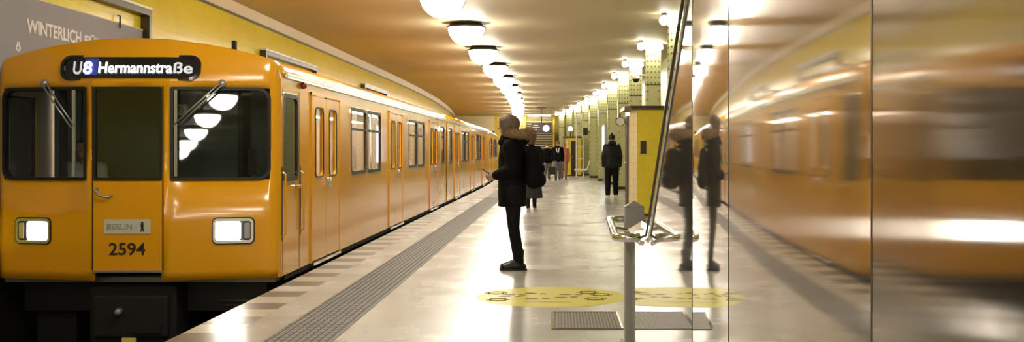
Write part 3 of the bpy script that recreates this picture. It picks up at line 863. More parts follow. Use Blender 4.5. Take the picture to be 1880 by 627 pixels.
# stair behind
st = empty('staircase', (1.2, 6.2, 0), 'stone stair rising toward the viewer behind the steel cladding', 'stairs')
bm = B()
for i in range(20):
    box(bm, (-0.62, -0.28*(i+1), 0), (0.62, -0.28*i, 0.17*(i+1)))
obj('flight', bm, M['step'], st)
bm = B(); vs = [(0.66, 0.0, 0), (0.66, -5.6, 0), (0.66, -5.6, 3.8), (0.66, 0, 0.9)]
A = [bm.verts.new(v) for v in vs]; C = [bm.verts.new((0.72, v[1], v[2])) for v in vs]
bm.faces.new(A); bm.faces.new(C[::-1])
for k in range(4): bm.faces.new((A[k], A[(k+1)%4], C[(k+1)%4], C[k]))
obj('far_parapet', bm, M['grey_metal'], st)

# post with pyramid cap, and looping handrail
po = empty('steel_post', (0.508, 7.30, 0), 'square grey steel post with a pyramid top at the foot of the stair', 'post')
bm = B(); w_ = 0.0635
box(bm, (-w_, -w_, 0.0), (w_, w_, 0.91)); obj('post_shaft', bm, M['post_steel'], po, bevel=0.004)
bm = B(); q = [bm.verts.new(p) for p in ((-w_-.002,-w_-.002,0.91),(w_+.002,-w_-.002,0.91),(w_+.002,w_+.002,0.91),(-w_-.002,w_+.002,0.91),(0,0,0.95))]
bm.faces.new((q[3],q[2],q[1],q[0]))
for k in range(4): bm.faces.new((q[k], q[(k+1)%4], q[4]))
obj('pyramid_cap', bm, M['post_steel'], po)
bm = B(); box(bm, (-0.09, -0.09, 0), (0.09, 0.09, 0.012)); obj('foot_plate', bm, M['grey_metal'], po)
def arc(c, r, a0, a1, z, n=6):
    return [(c[0]+r*math.cos(math.radians(a0+(a1-a0)*i/n)), c[1]+r*math.sin(math.radians(a0+(a1-a0)*i/n)), z) for i in range(n+1)]
zh = 0.815
path = [(0.60, 7.46, zh), (0.45, 7.46, zh)] + arc((0.415, 7.39), 0.07, 90, 180, zh) + arc((0.380, 5.93), 0.07, 180, 270, zh) + [(0.44, 5.86, zh)]
for y in (5.80, 5.5, 5.0, 4.5, 4.05, 3.5, 3.0, 2.5, 2.0, 1.5, 1.0): path.append((0.468, y, top_z(y) + 0.03))
hr = empty('handrail', (0.43, 6.5, 0.8), 'polished steel tube handrail looping around the post and up the cladding', 'handrail')
bm = B(); tube(bm, [(p[0]-0.43, p[1]-6.5, p[2]-0.8) for p in path[:-11]], 0.024, 14); obj('loop_tube', bm, M['chrome'], hr, smooth=True)
bm = B(); tube(bm, [(p[0]-0.43, p[1]-6.5, p[2]-0.8) for p in path[-12:]], 0.007, 12); obj('sloping_tube', bm, M['frame_dark'], hr, smooth=True)
bm = B(); tube(bm, [(-0.01, -0.62, 0.0), (0.028, -0.64, -0.02)], 0.012, 8); tube(bm, [(0.0, 0.12, 0.0), (-0.11, 0.12, 0.015)], 0.012, 8); obj('bracket', bm, M['chrome'], hr)
pl = empty('stair_foot_plate', (0.46, 6.2, 0.76), 'small tilted bright steel plate inside the handrail loop', 'plate')
bm = B()
A = [bm.verts.new(p) for p in ((-0.02, -0.35, 0.02), (0.06, -0.35, 0.10), (0.04, 0.35, 0.10), (-0.04, 0.35, 0.05))]
C = [bm.verts.new(v.co + Vector((0, 0, -0.008))) for v in A]
bm.faces.new(A); bm.faces.new(C[::-1])
for k in range(4): bm.faces.new((A[k], A[(k+1)%4], C[(k+1)%4], C[k]))
obj('plate_sheet', bm, M['chrome'], pl)

# ============================================================ KIOSKS
def kiosk(loc, W, D, H, ov, label, win=True, door=None, door_front=None):
    root = empty('kiosk', loc, label, 'kiosk')
    ch = 0.13
    pts = [(ch, 0), (W, 0), (W, D), (0, D), (0, 0.35)]
    bm = B()
    A = [bm.verts.new((x, y, 0.06)) for x, y in pts]; C = [bm.verts.new((x, y, H)) for x, y in pts]
    bm.faces.new(A[::-1]); bm.faces.new(C)
    for k in range(5):
        f = bm.faces.new((A[k], A[(k+1)%5], C[(k+1)%5], C[k])); f.material_index = 0 if k in (0, 1) else 1
    obj('tiled_body', bm, [M['kiosk'], M['kiosk_pale']], root)
    bm = B()
    P_ = [(ch-0.0, -0.02), (W, -0.02), (W, D), (0.0, D), (0.0, 0.33)]
    A = [bm.verts.new((x+0.01, y+0.03, 0.0)) for x, y in P_]; C = [bm.verts.new((x+0.01, y+0.03, 0.06)) for x, y in P_]
    bm.faces.new(A[::-1]); bm.faces.new(C)
    for k in range(5): bm.faces.new((A[k], A[(k+1)%5], C[(k+1)%5], C[k]))
    obj('base', bm, M['frame_dark'], root)
    bm = B(); R_ = [(ch-0.12, -ov), (W+0.02, -ov), (W+0.02, D+ov), (-ov-0.04, D+ov), (-ov-0.04, 0.28)]
    A = [bm.verts.new((x, y, H)) for x, y in R_]; C = [bm.verts.new((x, y, H+0.075)) for x, y in R_]
    bm.faces.new(A[::-1]); bm.faces.new(C)
    for k in range(5): bm.faces.new((A[k], A[(k+1)%5], C[(k+1)%5], C[k]))
    obj('roof', bm, M['frame_dark'], root)
    if win:
        bm = B(); box(bm, (0.18, -0.012, 1.21), (0.325, 0.01, 1.50)); wf = obj('hatch_frame', bm, M['yellow_mark'], root)
        bm = B(); box(bm, (0.195, -0.02, 1.23), (0.31, -0.008, 1.48)); obj('hatch_pane', bm, M['door_dark'], wf)
    if door:
        bm = B(); box(bm, (-0.02, door[0], 0.02), (0.02, door[1], H-0.1)); d = obj('door', bm, M['door_dark'], root)
        bm = B(); tube(bm, [(-0.02, door[0]+0.12, 1.05), (-0.06, door[0]+0.12, 1.05), (-0.06, door[0]+0.24, 1.05)], 0.012, 8); obj('door_handle', bm, M['chrome'], d)
    if door_front:
        bm = B(); box(bm, (door_front[0], -0.02, 0.02), (door_front[1], 0.02, 1.80)); d = obj('door', bm, M['door_dark'], root)
        bm = B(); tube(bm, [(door_front[0]+0.06, -0.02, 0.9), (door_front[0]+0.06, -0.05, 0.9), (door_front[0]+0.06, -0.05, 1.02)], 0.012, 8); obj('door_handle', bm, M['chrome'], d)
    return root
kiosk((1.41, 21.3, 0), 0.70, 1.55, 2.09, 0.06, 'yellow tiled kiosk with a dark flat roof and small hatch, behind the steel post', True, (0.62, 1.35))
kiosk((0.36, 56.0, 0), 0.82, 3.0, 1.96, 0.08, 'distant yellow tiled cabin with a dark brown door near the end stairs', False, None, (0.30, 0.62))
# wall lamp in the corner above the kiosk door
o = empty('spotlight', (1.30, 22.95, 1.92), 'dark drum shaped spotlight under the roof corner of the near kiosk', 'spotlight')
bm = B(); tube(bm, [(0, 0.1, 0), (0, -0.12, -0.02)], [0.08, 0.10], 16); obj('drum', bm, M['frame_dark'], o)
bm = B(); tube(bm, [(0, -0.12, -0.02), (0, -0.13, -0.02)], 0.085, 16); obj('lens', bm, M['white'], o)
bm = B(); tube(bm, [(0, 0, 0.05), (0, 0, 0.16)], 0.015, 8); obj('hanger', bm, M['frame_dark'], o)
# camera dome on a bracket
o = empty('security_camera', (1.86, 26.1, 3.0), 'white domed security camera on an arm from the second column', 'security camera')
bm = B(); tube(bm, [(0.30, 0.06, 0.10), (0.1, 0.03, 0.10), (0, 0, 0.06)], 0.018, 8); obj('arm', bm, M['white'], o)
bm = B(); lathe(bm, [(0, 0.09), (0.07, 0.08), (0.11, 0.02), (0.115, 0.0), (0, 0.0)], 20); obj('housing', bm, M['white'], o, smooth=True)
bm = B(); lathe(bm, [(0.085, 0.0), (0.075, -0.04), (0.045, -0.075), (0.0, -0.085)], 20); obj('dome', bm, M['black'], o, smooth=True)
# globe over the distant cabin
bm = B(); sphere(bm, (0.62, 55.9, 2.42), 0.12, 16); o = obj('globe_light', bm, M['globe'], None, smooth=True)
o.location = (0, 0, 0); tag(o, 'round white globe light above the distant yellow cabin roof', 'light')
bm = B(); tube(bm, [(0.62, 55.9, 2.035), (0.62, 55.9, 2.32)], 0.025, 8); g_ = obj('stem', bm, M['frame_dark'], o)
# dark box loudspeaker
o = empty('loudspeaker', (1.33, 53.2, 2.2), 'black box loudspeaker on the wall above the bench', 'loudspeaker')
bm = B(); box(bm, (-0.12, -0.15, -0.15), (0.10, 0.15, 0.2)); obj('cabinet', bm, M['black'], o, bevel=0.01)
bm = B(); box(bm, (0.10, -0.04, 0.0), (0.5, 0.04, 0.06)); obj('bracket', bm, M['black'], o)
# lattice mast
o = empty('lattice_mast', (1.07, 54.0, 0), 'pale steel lattice mast with rungs between bench and yellow cabin', 'mast')
bm = B()
for dx in (-0.17, 0.17): tube(bm, [(dx, 0, 0), (dx, 0, 3.2)], 0.035, 10)
for z in (0.3, 0.9, 1.5, 2.1, 2.7, 3.15): tube(bm, [(-0.2, 0, z), (0.2, 0, z)], 0.025, 8)
obj('tubes', bm, M['bench'], o)
bm = B(); box(bm, (-0.25, -0.1, 0), (0.25, 0.1, 0.03)); obj('foot', bm, M['bench'], o)
# bench
o = empty('bench_seat', (1.15, 50.5, 0), 'single pale metal seat with raised back standing by the green wall', 'bench')
bm = B(); box(bm, (-0.40, -0.30, 0.38), (0.20, 0.30, 0.46)); obj('seat', bm, M['bench'], o, bevel=0.01)
bm = B()
A = [(0.16, 0.42), (0.20, 0.42), (0.34, 0.85), (0.30, 0.86)]
V0 = [bm.verts.new((x, -0.25, z)) for x, z in A]; V1 = [bm.verts.new((x, 0.25, z)) for x, z in A]
bm.faces.new(V0); bm.faces.new(V1[::-1])
for k in range(4): bm.faces.new((V0[k], V0[(k+1)%4], V1[(k+1)%4], V1[k]))
obj('backrest', bm, M['bench'], o)
for s in (-1, 1):
    bm = B(); tube(bm, [(0.0, s*0.18, 0.40), (0.05, s*0.18, 0.0)], 0.02, 8); obj('leg', bm, M['bench'], o)
# illuminated showcase
o = empty('poster_showcase', (1.84, 44.6, 0), 'narrow lit glass showcase on the column wall left of the standing man', 'showcase')
bm = B(); box(bm, (0.0, -1.0, 0.75), (0.10, 1.0, 2.35)); obj('case', bm, M['grey_metal'], o)
bm = B(); box(bm, (-0.015, -0.93, 0.82), (0.0, 0.93, 2.28)); obj('lit_panel', bm, M['lightbox'], o)
bm = B()
for y in (-0.8, 0.8): box(bm, (0.02, y-0.03, 0), (0.08, y+0.03, 0.75))
obj('stand', bm, M['grey_metal'], o)

# ============================================================ CLOCK SIGN, END STAIRS
o = empty('platform_display', (-0.99, 64.0, 2.37), 'dark hanging platform display with a round lit clock at its right', 'sign')
bm = B(); box(bm, (-0.60, -0.12, 0.0), (0.60, 0.12, 0.56)); obj('case', bm, M['sign_dark'], o, bevel=0.02)
bm = B(); tube(bm, [(0.28, -0.125, 0.24), (0.28, -0.15, 0.24)], 0.19, 28); ck = obj('clock_face', bm, M['clock_face'], o)
bm = B(); box(bm, (0.272, -0.16, 0.24), (0.288, -0.15, 0.36)); box(bm, (0.28, -0.16, 0.232), (0.37, -0.15, 0.248)); obj('clock_hands', bm, M['black'], ck)
bm = B()
for z, x0, x1 in ((0.40, -0.45, -0.20), (0.28, -0.52, -0.10), (0.16, -0.50, -0.25)): box(bm, (x0, -0.128, z), (x1, -0.12, z+0.035))
obj('text_lines', bm, M['sign_text'], o)
bm = B(); tube(bm, [(0.0, 0, 0.56), (0.0, 0, CEIL-2.37)], 0.035, 10); box(bm, (-0.28, -0.06, CEIL-2.37-0.05), (0.28, 0.06, CEIL-2.37)); obj('hanger', bm, M['frame_dark'], o)

o = empty('end_staircase', (-1.35, 72.5, 0), 'broad stair with pale treads rising at the far end of the platform', 'stairs')
bm = B(); bm2 = B()
for i in range(20):
    z = 0.17*(i+1)
    box(bm2, (-0.95, 0.30*i+0.02, 0), (0.95, 0.30*(i+1)+0.02, z-0.05))
    box(bm, (-0.95, 0.30*i-0.02, z-0.05), (0.95, 0.30*(i+1)-0.02, z))
obj('treads', bm, M['step'], o); obj('risers', bm2, M['riser'], o)
for s in (-1, 1):
    bm = B(); V = [(0.1, 0), (6.2, 0), (6.2, 3.7), (5.9, 3.75), (0.1, 0.75)]
    A = [bm.verts.new((s*0.97, y, z)) for y, z in V]; C = [bm.verts.new((s*1.1, y, z)) for y, z in V]
    bm.faces.new(A); bm.faces.new(C[::-1])
    for k in range(5): bm.faces.new((A[k], A[(k+1)%5], C[(k+1)%5], C[k]))
    obj('side_wall', bm, M['end_tile'], o)
o = empty('stair_light', (-1.35, 77.6, CEIL), 'lit ceiling strip over the far stair', 'light')
bm = B(); box(bm, (-0.8, -0.1, -0.08), (0.8, 0.1, 0)); obj('strip_body', bm, M['tube'], o)

# ============================================================ WALL POSTERS
def poster(y0, y1, label, words=None):
    root = empty('wall_poster', (-5.62, (y0+y1)/2, 2.0), label, 'poster', 'large posters on the track wall')
    h = (y1-y0)/2; t = 0.12
    bm = B()
    for a, b in (((0, -h, 1.10), (t, h, 1.18)), ((0, -h, -1.3), (t, h, -1.2)), ((0, h-0.09, -1.2), (t, h, 1.10)), ((0, -h, -1.2), (t, -h+0.09, 1.10))): box(bm, a, b)
    f = obj('poster_frame', bm, M['frame_dark'], root)
    bm = B(); box(bm, (0.0, -h, 1.18), (t+0.01, h, 1.21)); obj('frame_ledge', bm, M['white'], f)
    bm = B(); box(bm, (0.0, -h+0.1, -1.2), (0.03, h-0.1, 0.90)); s = obj('poster_sheet', bm, M['poster'], root)
    bm = B(); box(bm, (0.0, -h+0.1, 0.90), (0.035, h-0.1, 0.915)); obj('sheet_edge', bm, M['cornice'], root)
    bm = B(); tube(bm, [(0.02, h-0.9, 1.0), (0.05, h-0.9, 1.0), (0.05, h-0.9, 0.84)], 0.012, 6); obj('clip', bm, M['black'], root)
    if words:
        for s_, a, b, z, hh in words:
            me = fit(text_mesh(s_, 0.2, 0.0015, 0.006), b-a, hh)
            yc = (a+b)/2 - (y0+y1)/2
            for v in me.vertices: v.co = Vector((0.033 + v.co.z, yc + v.co.x, z - 2.0 + v.co.y))
            link('poster_lettering', me, M['poster_letter'], s)
    return root
poster(8.6, 14.75, 'big grey advertising poster lettered WINTERLICH in a dark frame, above the train nose', [('WINTERLICH', 11.45, 12.75, 2.60, 0.15), ('FÜR', 12.85, 13.35, 2.60, 0.145), ('ö', 11.22, 11.32, 2.36, 0.10)])
poster(20.5, 24.9, 'dark framed wall poster whose top shows above the leading car roof')
poster(31.0, 35.0, 'farther dark framed wall poster peeping above the leading car rear roof')

# ============================================================ FLOOR ITEMS
o = empty('floor_grate', (0.0, 8.25, 0), 'ribbed metal floor grate with bright end bars before the steel post', 'grate')
bm = B(); box(bm, (-0.05, -0.41, -0.02), (0.47, 0.41, 0.002)); obj('mat_plate', bm, M['grate'], o)
bm = B()
for i in range(20): box(bm, (-0.015+i*0.0235, -0.40, 0.002), (-0.006+i*0.0235, 0.40, 0.006))
obj('ribs', bm, mat('rib_steel', (0.34, 0.32, 0.30), 0.5, metal=0.3), o)
bm = B(); box(bm, (-0.055, -0.41, 0.0), (-0.03, 0.41, 0.008)); box(bm, (0.455, -0.41, 0.0), (0.47, 0.41, 0.008)); bm.free()
for x0, x1 in ((-0.055, -0.03), (0.455, 0.47)):
    bm = B(); box(bm, (x0, -0.41, 0.0), (x1, 0.41, 0.008)); obj('end_bar', bm, M['chrome'], o)
bm = B(); box(bm, (-0.05, 0.405, 0.0), (0.47, 0.415, 0.005)); box(bm, (-0.05, -0.415, 0.0), (0.47, -0.405, 0.005)); obj('long_edges', bm, M['frame_dark'], o)

o = empty('floor_sticker', (-0.06, 9.6, 0), 'round yellow floor sticker with dark footprints, before the standing woman', 'floor sticker')
bm = B(); lathe(bm, [(0, 0.002), (0.655, 0.002), (0.66, 0.0005), (0.66, 0), (0, 0)], 64); obj('disc', bm, M['sticker'], o)
def foot(bm, x, y, a):
    t = B(); sphere(t, (0, 0.05, 0), 0.042, 12, (0.9, 1.4, 0.02)); sphere(t, (0, -0.07, 0), 0.03, 12, (1, 1.2, 0.02))
    t.transform(Matrix.Translation((x, y, 0.003)) @ Matrix.Rotation(a, 4, 'Z'))
    me = bpy.data.meshes.new('x'); t.to_mesh(me); t.free(); bm.from_mesh(me); bpy.data.meshes.remove(me)
for x, y, a in ((-0.33, 0.10, 1.4), (-0.36, 0.0, 1.6), (-0.14, 0.19, 1.2), (-0.12, -0.16, 1.7), (0.17, 0.12, 1.5), (0.13, -0.06, 1.8)):
    bm = B(); foot(bm, x, y, a); obj('footprint', bm, M['sticker_ink'], o)
for x, y in ((-0.50, 0.22), (-0.46, -0.22), (0.33, 0.26), (0.38, -0.18), (0.44, 0.10)):
    bm = B(); tube(bm, [(x+0.07*math.cos(t*PI/8), y+0.07*math.sin(t*PI/8), 0.003) for t in range(16)], 0.004, 4, closed=True)
    for k in range(8):
        a = k*PI/4; tube(bm, [(x+0.07*math.cos(a), y+0.07*math.sin(a), 0.003), (x+0.10*math.cos(a), y+0.10*math.sin(a), 0.003)], 0.004, 4)
    obj('virus_icon', bm, M['sticker_ink'], o)
me = fit(text_mesh('ABSTAND HALTEN', 0.1, 0.0005), 0.40, 0.03)
for v in me.vertices: v.co = Vector((v.co.x - 0.03, v.co.y - 0.36, 0.003))
link('sticker_lettering', me, mat('sticker_faint_ink', (0.45, 0.38, 0.12), 0.5), o)

# ============================================================ PEOPLE  (local frame: facing +y, feet on z = 0)
def V3(*a): return Vector(a)
def hand(bm, wrist, d, side, palm_in, curl=0.5, sc=1.0):
    """palm and five separate fingers; d = direction of the hand, palm_in = direction the palm faces"""
    d = Vector(d).normalized(); n = Vector(palm_in); n = (n - d*n.dot(d)).normalized(); s = d.cross(n).normalized()
    w0 = Vector(wrist)
    for t in (-0.026, -0.009, 0.009, 0.026):
        cap(bm, w0 + s*t*0.6*sc, 0.015*sc, w0 + d*0.075*sc + s*t*sc, 0.0125*sc, 8)
    lens = (0.062, 0.074, 0.078, 0.068)
    for i, t in enumerate((-0.029, -0.010, 0.010, 0.029)):
        p = w0 + d*0.078*sc + s*t*sc; L = lens[i]*sc; dd = d.copy(); r = 0.0088*sc
        for j, f in enumerate((0.45, 0.32, 0.25)):
            dd = (dd*math.cos(curl*0.6) + n*math.sin(curl*0.6)).normalized()
            n2 = (n - dd*n.dot(dd)).normalized()
            q = p + dd*L*f; cap(bm, p, r, q, r*0.9, 8); p = q; r *= 0.92
    p = w0 + d*0.02*sc + s*0.026*side*sc; q = p + (d*0.6 + s*0.8*side + n*0.3).normalized()*0.038*sc
    cap(bm, p, 0.0125*sc, q, 0.0105*sc, 8); cap(bm, q, 0.0105*sc, q + (d*0.85 + s*0.2*side + n*0.4).normalized()*0.032*sc, 0.0085*sc, 8)

def head(bm, c, H, pitch=0.0):
    """c = centre of the skull"""
    c = Vector(c); k = H/1.7
    def R(p): return c + Matrix.Rotation(pitch, 3, 'X') @ (Vector(p)*k)
    sphere(bm, R((0, -0.012, 0.022)), 0.078*k, 20, (1.0, 1.2, 1.15))
    cap(bm, R((0, 0.035, -0.02)), 0.052*k, R((0, 0.055, -0.085)), 0.030*k)
    cap(bm, R((0.025, 0.02, -0.06)), 0.035*k, R((-0.025, 0.02, -0.06)), 0.035*k)
    cap(bm, R((0, 0.090, 0.008)), 0.009*k, R((0, 0.108, -0.028)), 0.014*k, 10)
    for s in (-1, 1):
        cap(bm, R((s*0.080, -0.005, 0.005)), 0.012*k, R((s*0.080, 0.0, -0.03)), 0.009*k, 8)
        cap(bm, R((s*0.03, 0.083, 0.022)), 0.012*k, R((s*0.045, 0.074, 0.022)), 0.011*k, 8)
    cap(bm, R((-0.016, 0.084, -0.058)), 0.008*k, R((0.016, 0.084, -0.058)), 0.008*k, 8)

def person(loc, rz, label, H=1.7, aback=0.0, spread=0.085, stride=0.0, arms=None, sit=False, voxel=0.012, hand_curl=0.5, lean=0.0):
    root = empty('person', loc, label, 'person', rz=rz)
    h = H
    J = {}
    for s, n in ((1, 'r'), (-1, 'l')):
        J['hip'+n] = V3(s*0.085, 0, 0.51*h)
        J['knee'+n] = V3(s*(0.085+spread)/2 + s*0.01, s*stride*0.5 + 0.02 + aback*0.4, 0.28*h)
        J['ank'+n] = V3(s*spread, s*stride + aback, 0.05*h)
        J['sho'+n] = V3(s*0.098*h, lean, 0.805*h)
        if arms and n in arms: J['elb'+n], J['wri'+n] = Vector(arms[n][0]), Vector(arms[n][1])
        else: J['elb'+n], J['wri'+n] = V3(s*0.130*h, -0.03+lean, 0.64*h), V3(s*0.130*h, 0.03+lean, 0.49*h)
        if sit:
            J['hip'+n].z = 0.52; J['knee'+n] = V3(s*0.13, 0.42, 0.52); J['ank'+n] = V3(s*0.13, 0.45, 0.10)
    if sit:
        for n in 'rl':
            for q in ('sho', 'elb', 'wri'):
                if not (arms and n in arms and q != 'sho'): J[q+n].z -= 0.51*h - 0.52
    dz = (0.52 - 0.51*h) if sit else 0.0
    bm = B()
    cap(bm, (0.05, 0, 0.53*h+dz), 0.115, (-0.05, 0, 0.53*h+dz), 0.115)
    cap(bm, (0.03, 0, 0.53*h+dz), 0.105, (0.02, lean*0.5, 0.65*h+dz), 0.10); cap(bm, (-0.03, 0, 0.53*h+dz), 0.105, (-0.02, lean*0.5, 0.65*h+dz), 0.10)
    cap(bm, (0.05, lean*0.5, 0.66*h+dz), 0.09, (0.07, lean, 0.77*h+dz), 0.095); cap(bm, (-0.05, lean*0.5, 0.66*h+dz), 0.09, (-0.07, lean, 0.77*h+dz), 0.095)
    cap(bm, J['shor'], 0.05, J['shol'], 0.05)
    cap(bm, (0, lean, 0.80*h+dz), 0.055, (0, lean+0.015, 0.89*h+dz), 0.048)
    for s, n in ((1, 'r'), (-1, 'l')):
        cap(bm, J['hip'+n], 0.088, J['knee'+n], 0.055); cap(bm, J['knee'+n], 0.053, J['ank'+n], 0.036)
        cap(bm, J['knee'+n] + V3(0, -0.015, -0.05), 0.05, J['knee'+n]*0.45 + J['ank'+n]*0.55 + V3(0, -0.01, 0), 0.045)
        cap(bm, J['ank'+n] + V3(0, -0.02, -0.035), 0.035, J['ank'+n] + V3(s*0.01, 0.15, -0.05*h+0.028), 0.026)
        cap(bm, J['sho'+n], 0.05, J['elb'+n], 0.038); cap(bm, J['elb'+n], 0.037, J['wri'+n], 0.025)
        d = J['wri'+n] - J['elb'+n]
        hand(bm, J['wri'+n], d, 1 if n == 'r' else -1, V3(-s, 0, 0) if abs(d.normalized().z) > 0.6 else V3(0, 0, 1) if False else V3(-s*0.8, 0, 0.3), hand_curl)
    hc = V3(0, lean+0.025, 0.932*h+dz)
    head(bm, hc, h)
    body = fused('body', bm, M['skin'], root, voxel, 1)
    for s in (-1, 1):
        bm = B(); sphere(bm, hc + V3(s*0.031, 0.083, 0.012), 0.009, 10); obj('eye', bm, M['black'], root, smooth=True)
    return root, J, hc, dz

def legs_cloth(root, J, name, m, ex=0.02, low=0.0, voxel=0.014, hipr=0.12, h=1.7, hz=None):
    bm = B(); z = J['hipr'].z + 0.02
    cap(bm, (0.055, 0, z+0.02), hipr, (-0.055, 0, z+0.02), hipr)
    for n in 'rl':
        a = J['ank'+n] + V3(0, 0, low)
        cap(bm, J['hip'+n], 0.09+ex, J['knee'+n], 0.056+ex); cap(bm, J['knee'+n], 0.056+ex, a, 0.042+ex)
        cap(bm, J['knee'+n] + V3(0, -0.015, -0.05), 0.052+ex*0.6, J['knee'+n]*0.45 + a*0.55 + V3(0, -0.01, 0), 0.046+ex*0.6)
    return fused(name, bm, m, root, voxel)

def shoes(root, J, m, name='shoe', boot=0.0, sole=None):
    for s, n in ((1, 'r'), (-1, 'l')):
        a = J['ank'+n]; bm = B()
        cap(bm, (a.x, a.y-0.035, 0.042), 0.042, (a.x+s*0.008, a.y+0.10, 0.045), 0.043); cap(bm, (a.x+s*0.008, a.y+0.10, 0.045), 0.043, (a.x+s*0.012, a.y+0.165, 0.035), 0.033)
        cap(bm, (a.x, a.y, 0.06), 0.045, (a.x, a.y-0.005, 0.10+boot), 0.046+boot*0.04); cap(bm, (a.x, a.y, 0.09), 0.045, (a.x, a.y+0.09, 0.055), 0.04)
        o = fused(name, bm, m, root, 0.008, 1)
        bm = B(); sphere(bm, (a.x+s*0.005, a.y+0.06, 0.008), 1, 20, (0.046, 0.146, 0.001)); bm.free()
        bm = B(); P_ = [(a.x + s*0.005 + 0.046*math.cos(t*PI/12)*(1.0 if math.sin(t*PI/12) > 0 else 0.85), a.y+0.06+0.145*math.sin(t*PI/12)) for t in range(24)]
        A = [bm.verts.new((x, y, 0.0)) for x, y in P_]; C = [bm.verts.new((x, y, 0.022)) for x, y in P_]
        bm.faces.new(A[::-1]); bm.faces.new(C)
        for k in range(24): bm.faces.new((A[k], A[(k+1)%24], C[(k+1)%24], C[k]))
        obj('sole', bm, sole or M['black'], o)

def jacket(root, J, m, name='jacket', ex=0.03, hem=0.46, flare=0.0, h=1.7, dz=0.0, lean=0.0, voxel=0.014, quilt=False, hood=False, dep=0.0):
    bm = B(); r = 0.115+ex
    rings = [(hem*h, r+0.01+flare), (0.54*h, r+flare*0.6), (0.62*h, r-0.005), (0.70*h, r), (0.78*h, r-0.012)]
    for (z0, r0), (z1, r1) in zip(rings, rings[1:]):
        for s in (-1, 1): cap(bm, (s*0.055, dep+lean*(z0/h-.5), z0+dz + (r0 if z0 == hem*h else 0)), r0, (s*0.06, dep+lean*(z1/h-.5), z1+dz), r1)
    if quilt:
        z = hem*h + 0.12
        while z < 0.78*h:
            for s in (-1, 1): cap(bm, (s*0.07, 0, z+dz), r+0.006, (s*0.02, 0, z+dz), r+0.008)
            z += 0.075
    cap(bm, J['shor']+V3(-0.02, 0, -0.01), 0.06+ex, J['shol']+V3(0.02, 0, -0.01), 0.06+ex)
    cap(bm, (0, lean, 0.82*h+dz), 0.075, (0, lean+0.01, 0.87*h+dz), 0.068)
    for n in 'rl':
        e, w_ = J['elb'+n], J['wri'+n]; q = w_ + (e-w_).normalized()*0.03
        cap(bm, J['sho'+n], 0.052+ex, e, 0.045+ex); cap(bm, e, 0.045+ex, q, 0.035+ex*0.8)
        if quilt:
            for t in (0.15, 0.3, 0.45, 0.6, 0.75, 0.9):
                p = J['sho'+n].lerp(e, t); sphere(bm, p, 0.058+ex, 12, (1, 1, 0.45))
    # flat hem
    bmc = B()
    o = fused(name, bm, m, root, voxel, 2)
    return o

# --- the woman with the fur hood, nearest figure
Yw = 11.74
arms = {'r': (V3(0.21, 0.0, 1.07), V3(0.13, 0.19, 1.01)), 'l': (V3(-0.21, -0.01, 1.09), V3(-0.10, 0.18, 1.02))}
root, J, hc, dz = person((-0.487, Yw, 0), PI/2, 'person in a black parka with tan fur hood, leggings and boots, facing the train', 1.66, aback=-0.06, spread=0.045, stride=0.008, lean=0.03, arms=arms, voxel=0.007, hand_curl=0.9)
legs_cloth(root, J, 'leggings', M['leg_black'], 0.010, 0.02, 0.010, 0.12)
shoes(root, J, M['boot'], 'boot', 0.10)
bm = B()   # parka: sides straight to mid thigh
prof = [(0.72, 0.150, 0.165), (0.80, 0.152, 0.17), (0.95, 0.152, 0.172), (1.08, 0.150, 0.172), (1.20, 0.148, 0.18), (1.32, 0.135, 0.19), (1.39, 0.105, 0.165), (1.44, 0.07, 0.09)]
def loft(bm, prof, n=28, cy=0.0, wob=0.0):
    R = []
    for j, (z, dy, dx) in enumerate(prof):
        R.append([bm.verts.new((dx*math.cos(2*PI*k/n)*(1+wob*math.sin(5*k+j)), cy + dy*math.sin(2*PI*k/n)*(1+wob*math.cos(3*k+2*j)), z)) for k in range(n)])
    for A, C in zip(R, R[1:]):
        for k in range(n): bm.faces.new((A[k], A[(k+1)%n], C[(k+1)%n], C[k]))
    bm.faces.new(R[0][::-1]); bm.faces.new(R[-1])
loft(bm, [(0.685, 0.158, 0.17)] + prof, cy=0.01, wob=0.02)
for n, s in (('r', 1), ('l', -1)):
    e, w_ = J['elb'+n], J['wri'+n]; q = w_ + (e-w_).normalized()*0.01
    cap(bm, J['sho'+n]+V3(-s*0.01, 0, -0.01), 0.082, e, 0.072); cap(bm, e, 0.072, q, 0.052)
sphere(bm, (0, -0.09, 1.40), 0.10, 16, (1.15, 0.9, 0.6))
pk = fused('parka', bm, M['coat_black'], root, 0.011, 2)
bm = B()   # fur edge of the hood: a thick ring lying on shoulders, high in front, full at the back
pts = []
for k in range(24):
    a = 2*PI*k/24; x = 0.125*math.cos(a); y = -0.066 + 0.128*math.sin(a); z = 1.462 + 0.008*math.sin(a)
    pts.append((x, y, z))
tube(bm, pts, [0.044 + 0.010*(1 - math.sin(2*PI*k/24))/2 + 0.006*random.random() for k in range(24)], 14, closed=True)
fo = fused('fur_collar', bm, M['fur'], root, 0.012, 1)
random.seed(9)
me = fo.data; bmx = bmesh.new(); bmx.from_mesh(me)     # tufts
fs = [f for f in bmx.faces]; 
for f in random.sample(fs, min(len(fs), 1400)):
    c = f.calc_center_median(); nrm = f.normal.copy(); t1 = nrm.orthogonal().normalized()
    tip = c + nrm*random.uniform(0.012, 0.024) + Vector((random.uniform(-1,1), random.uniform(-1,1), random.uniform(-1,1)))*0.008
    a, b2 = c + t1*0.004, c - t1*0.004; c3 = c + nrm.cross(t1)*0.005
    va = [bmx.verts.new(p) for p in (a, b2, c3, tip)]
    for q in ((0,1,3), (1,2,3), (2,0,3)): bmx.faces.new([va[i] for i in q])
bmx.to_mesh(me); bmx.free()
bm = B()   # bob of hair
hb = hc
sphere(bm, hb + V3(0, -0.018, 0.030), 0.098, 20, (1.0, 1.18, 1.02))
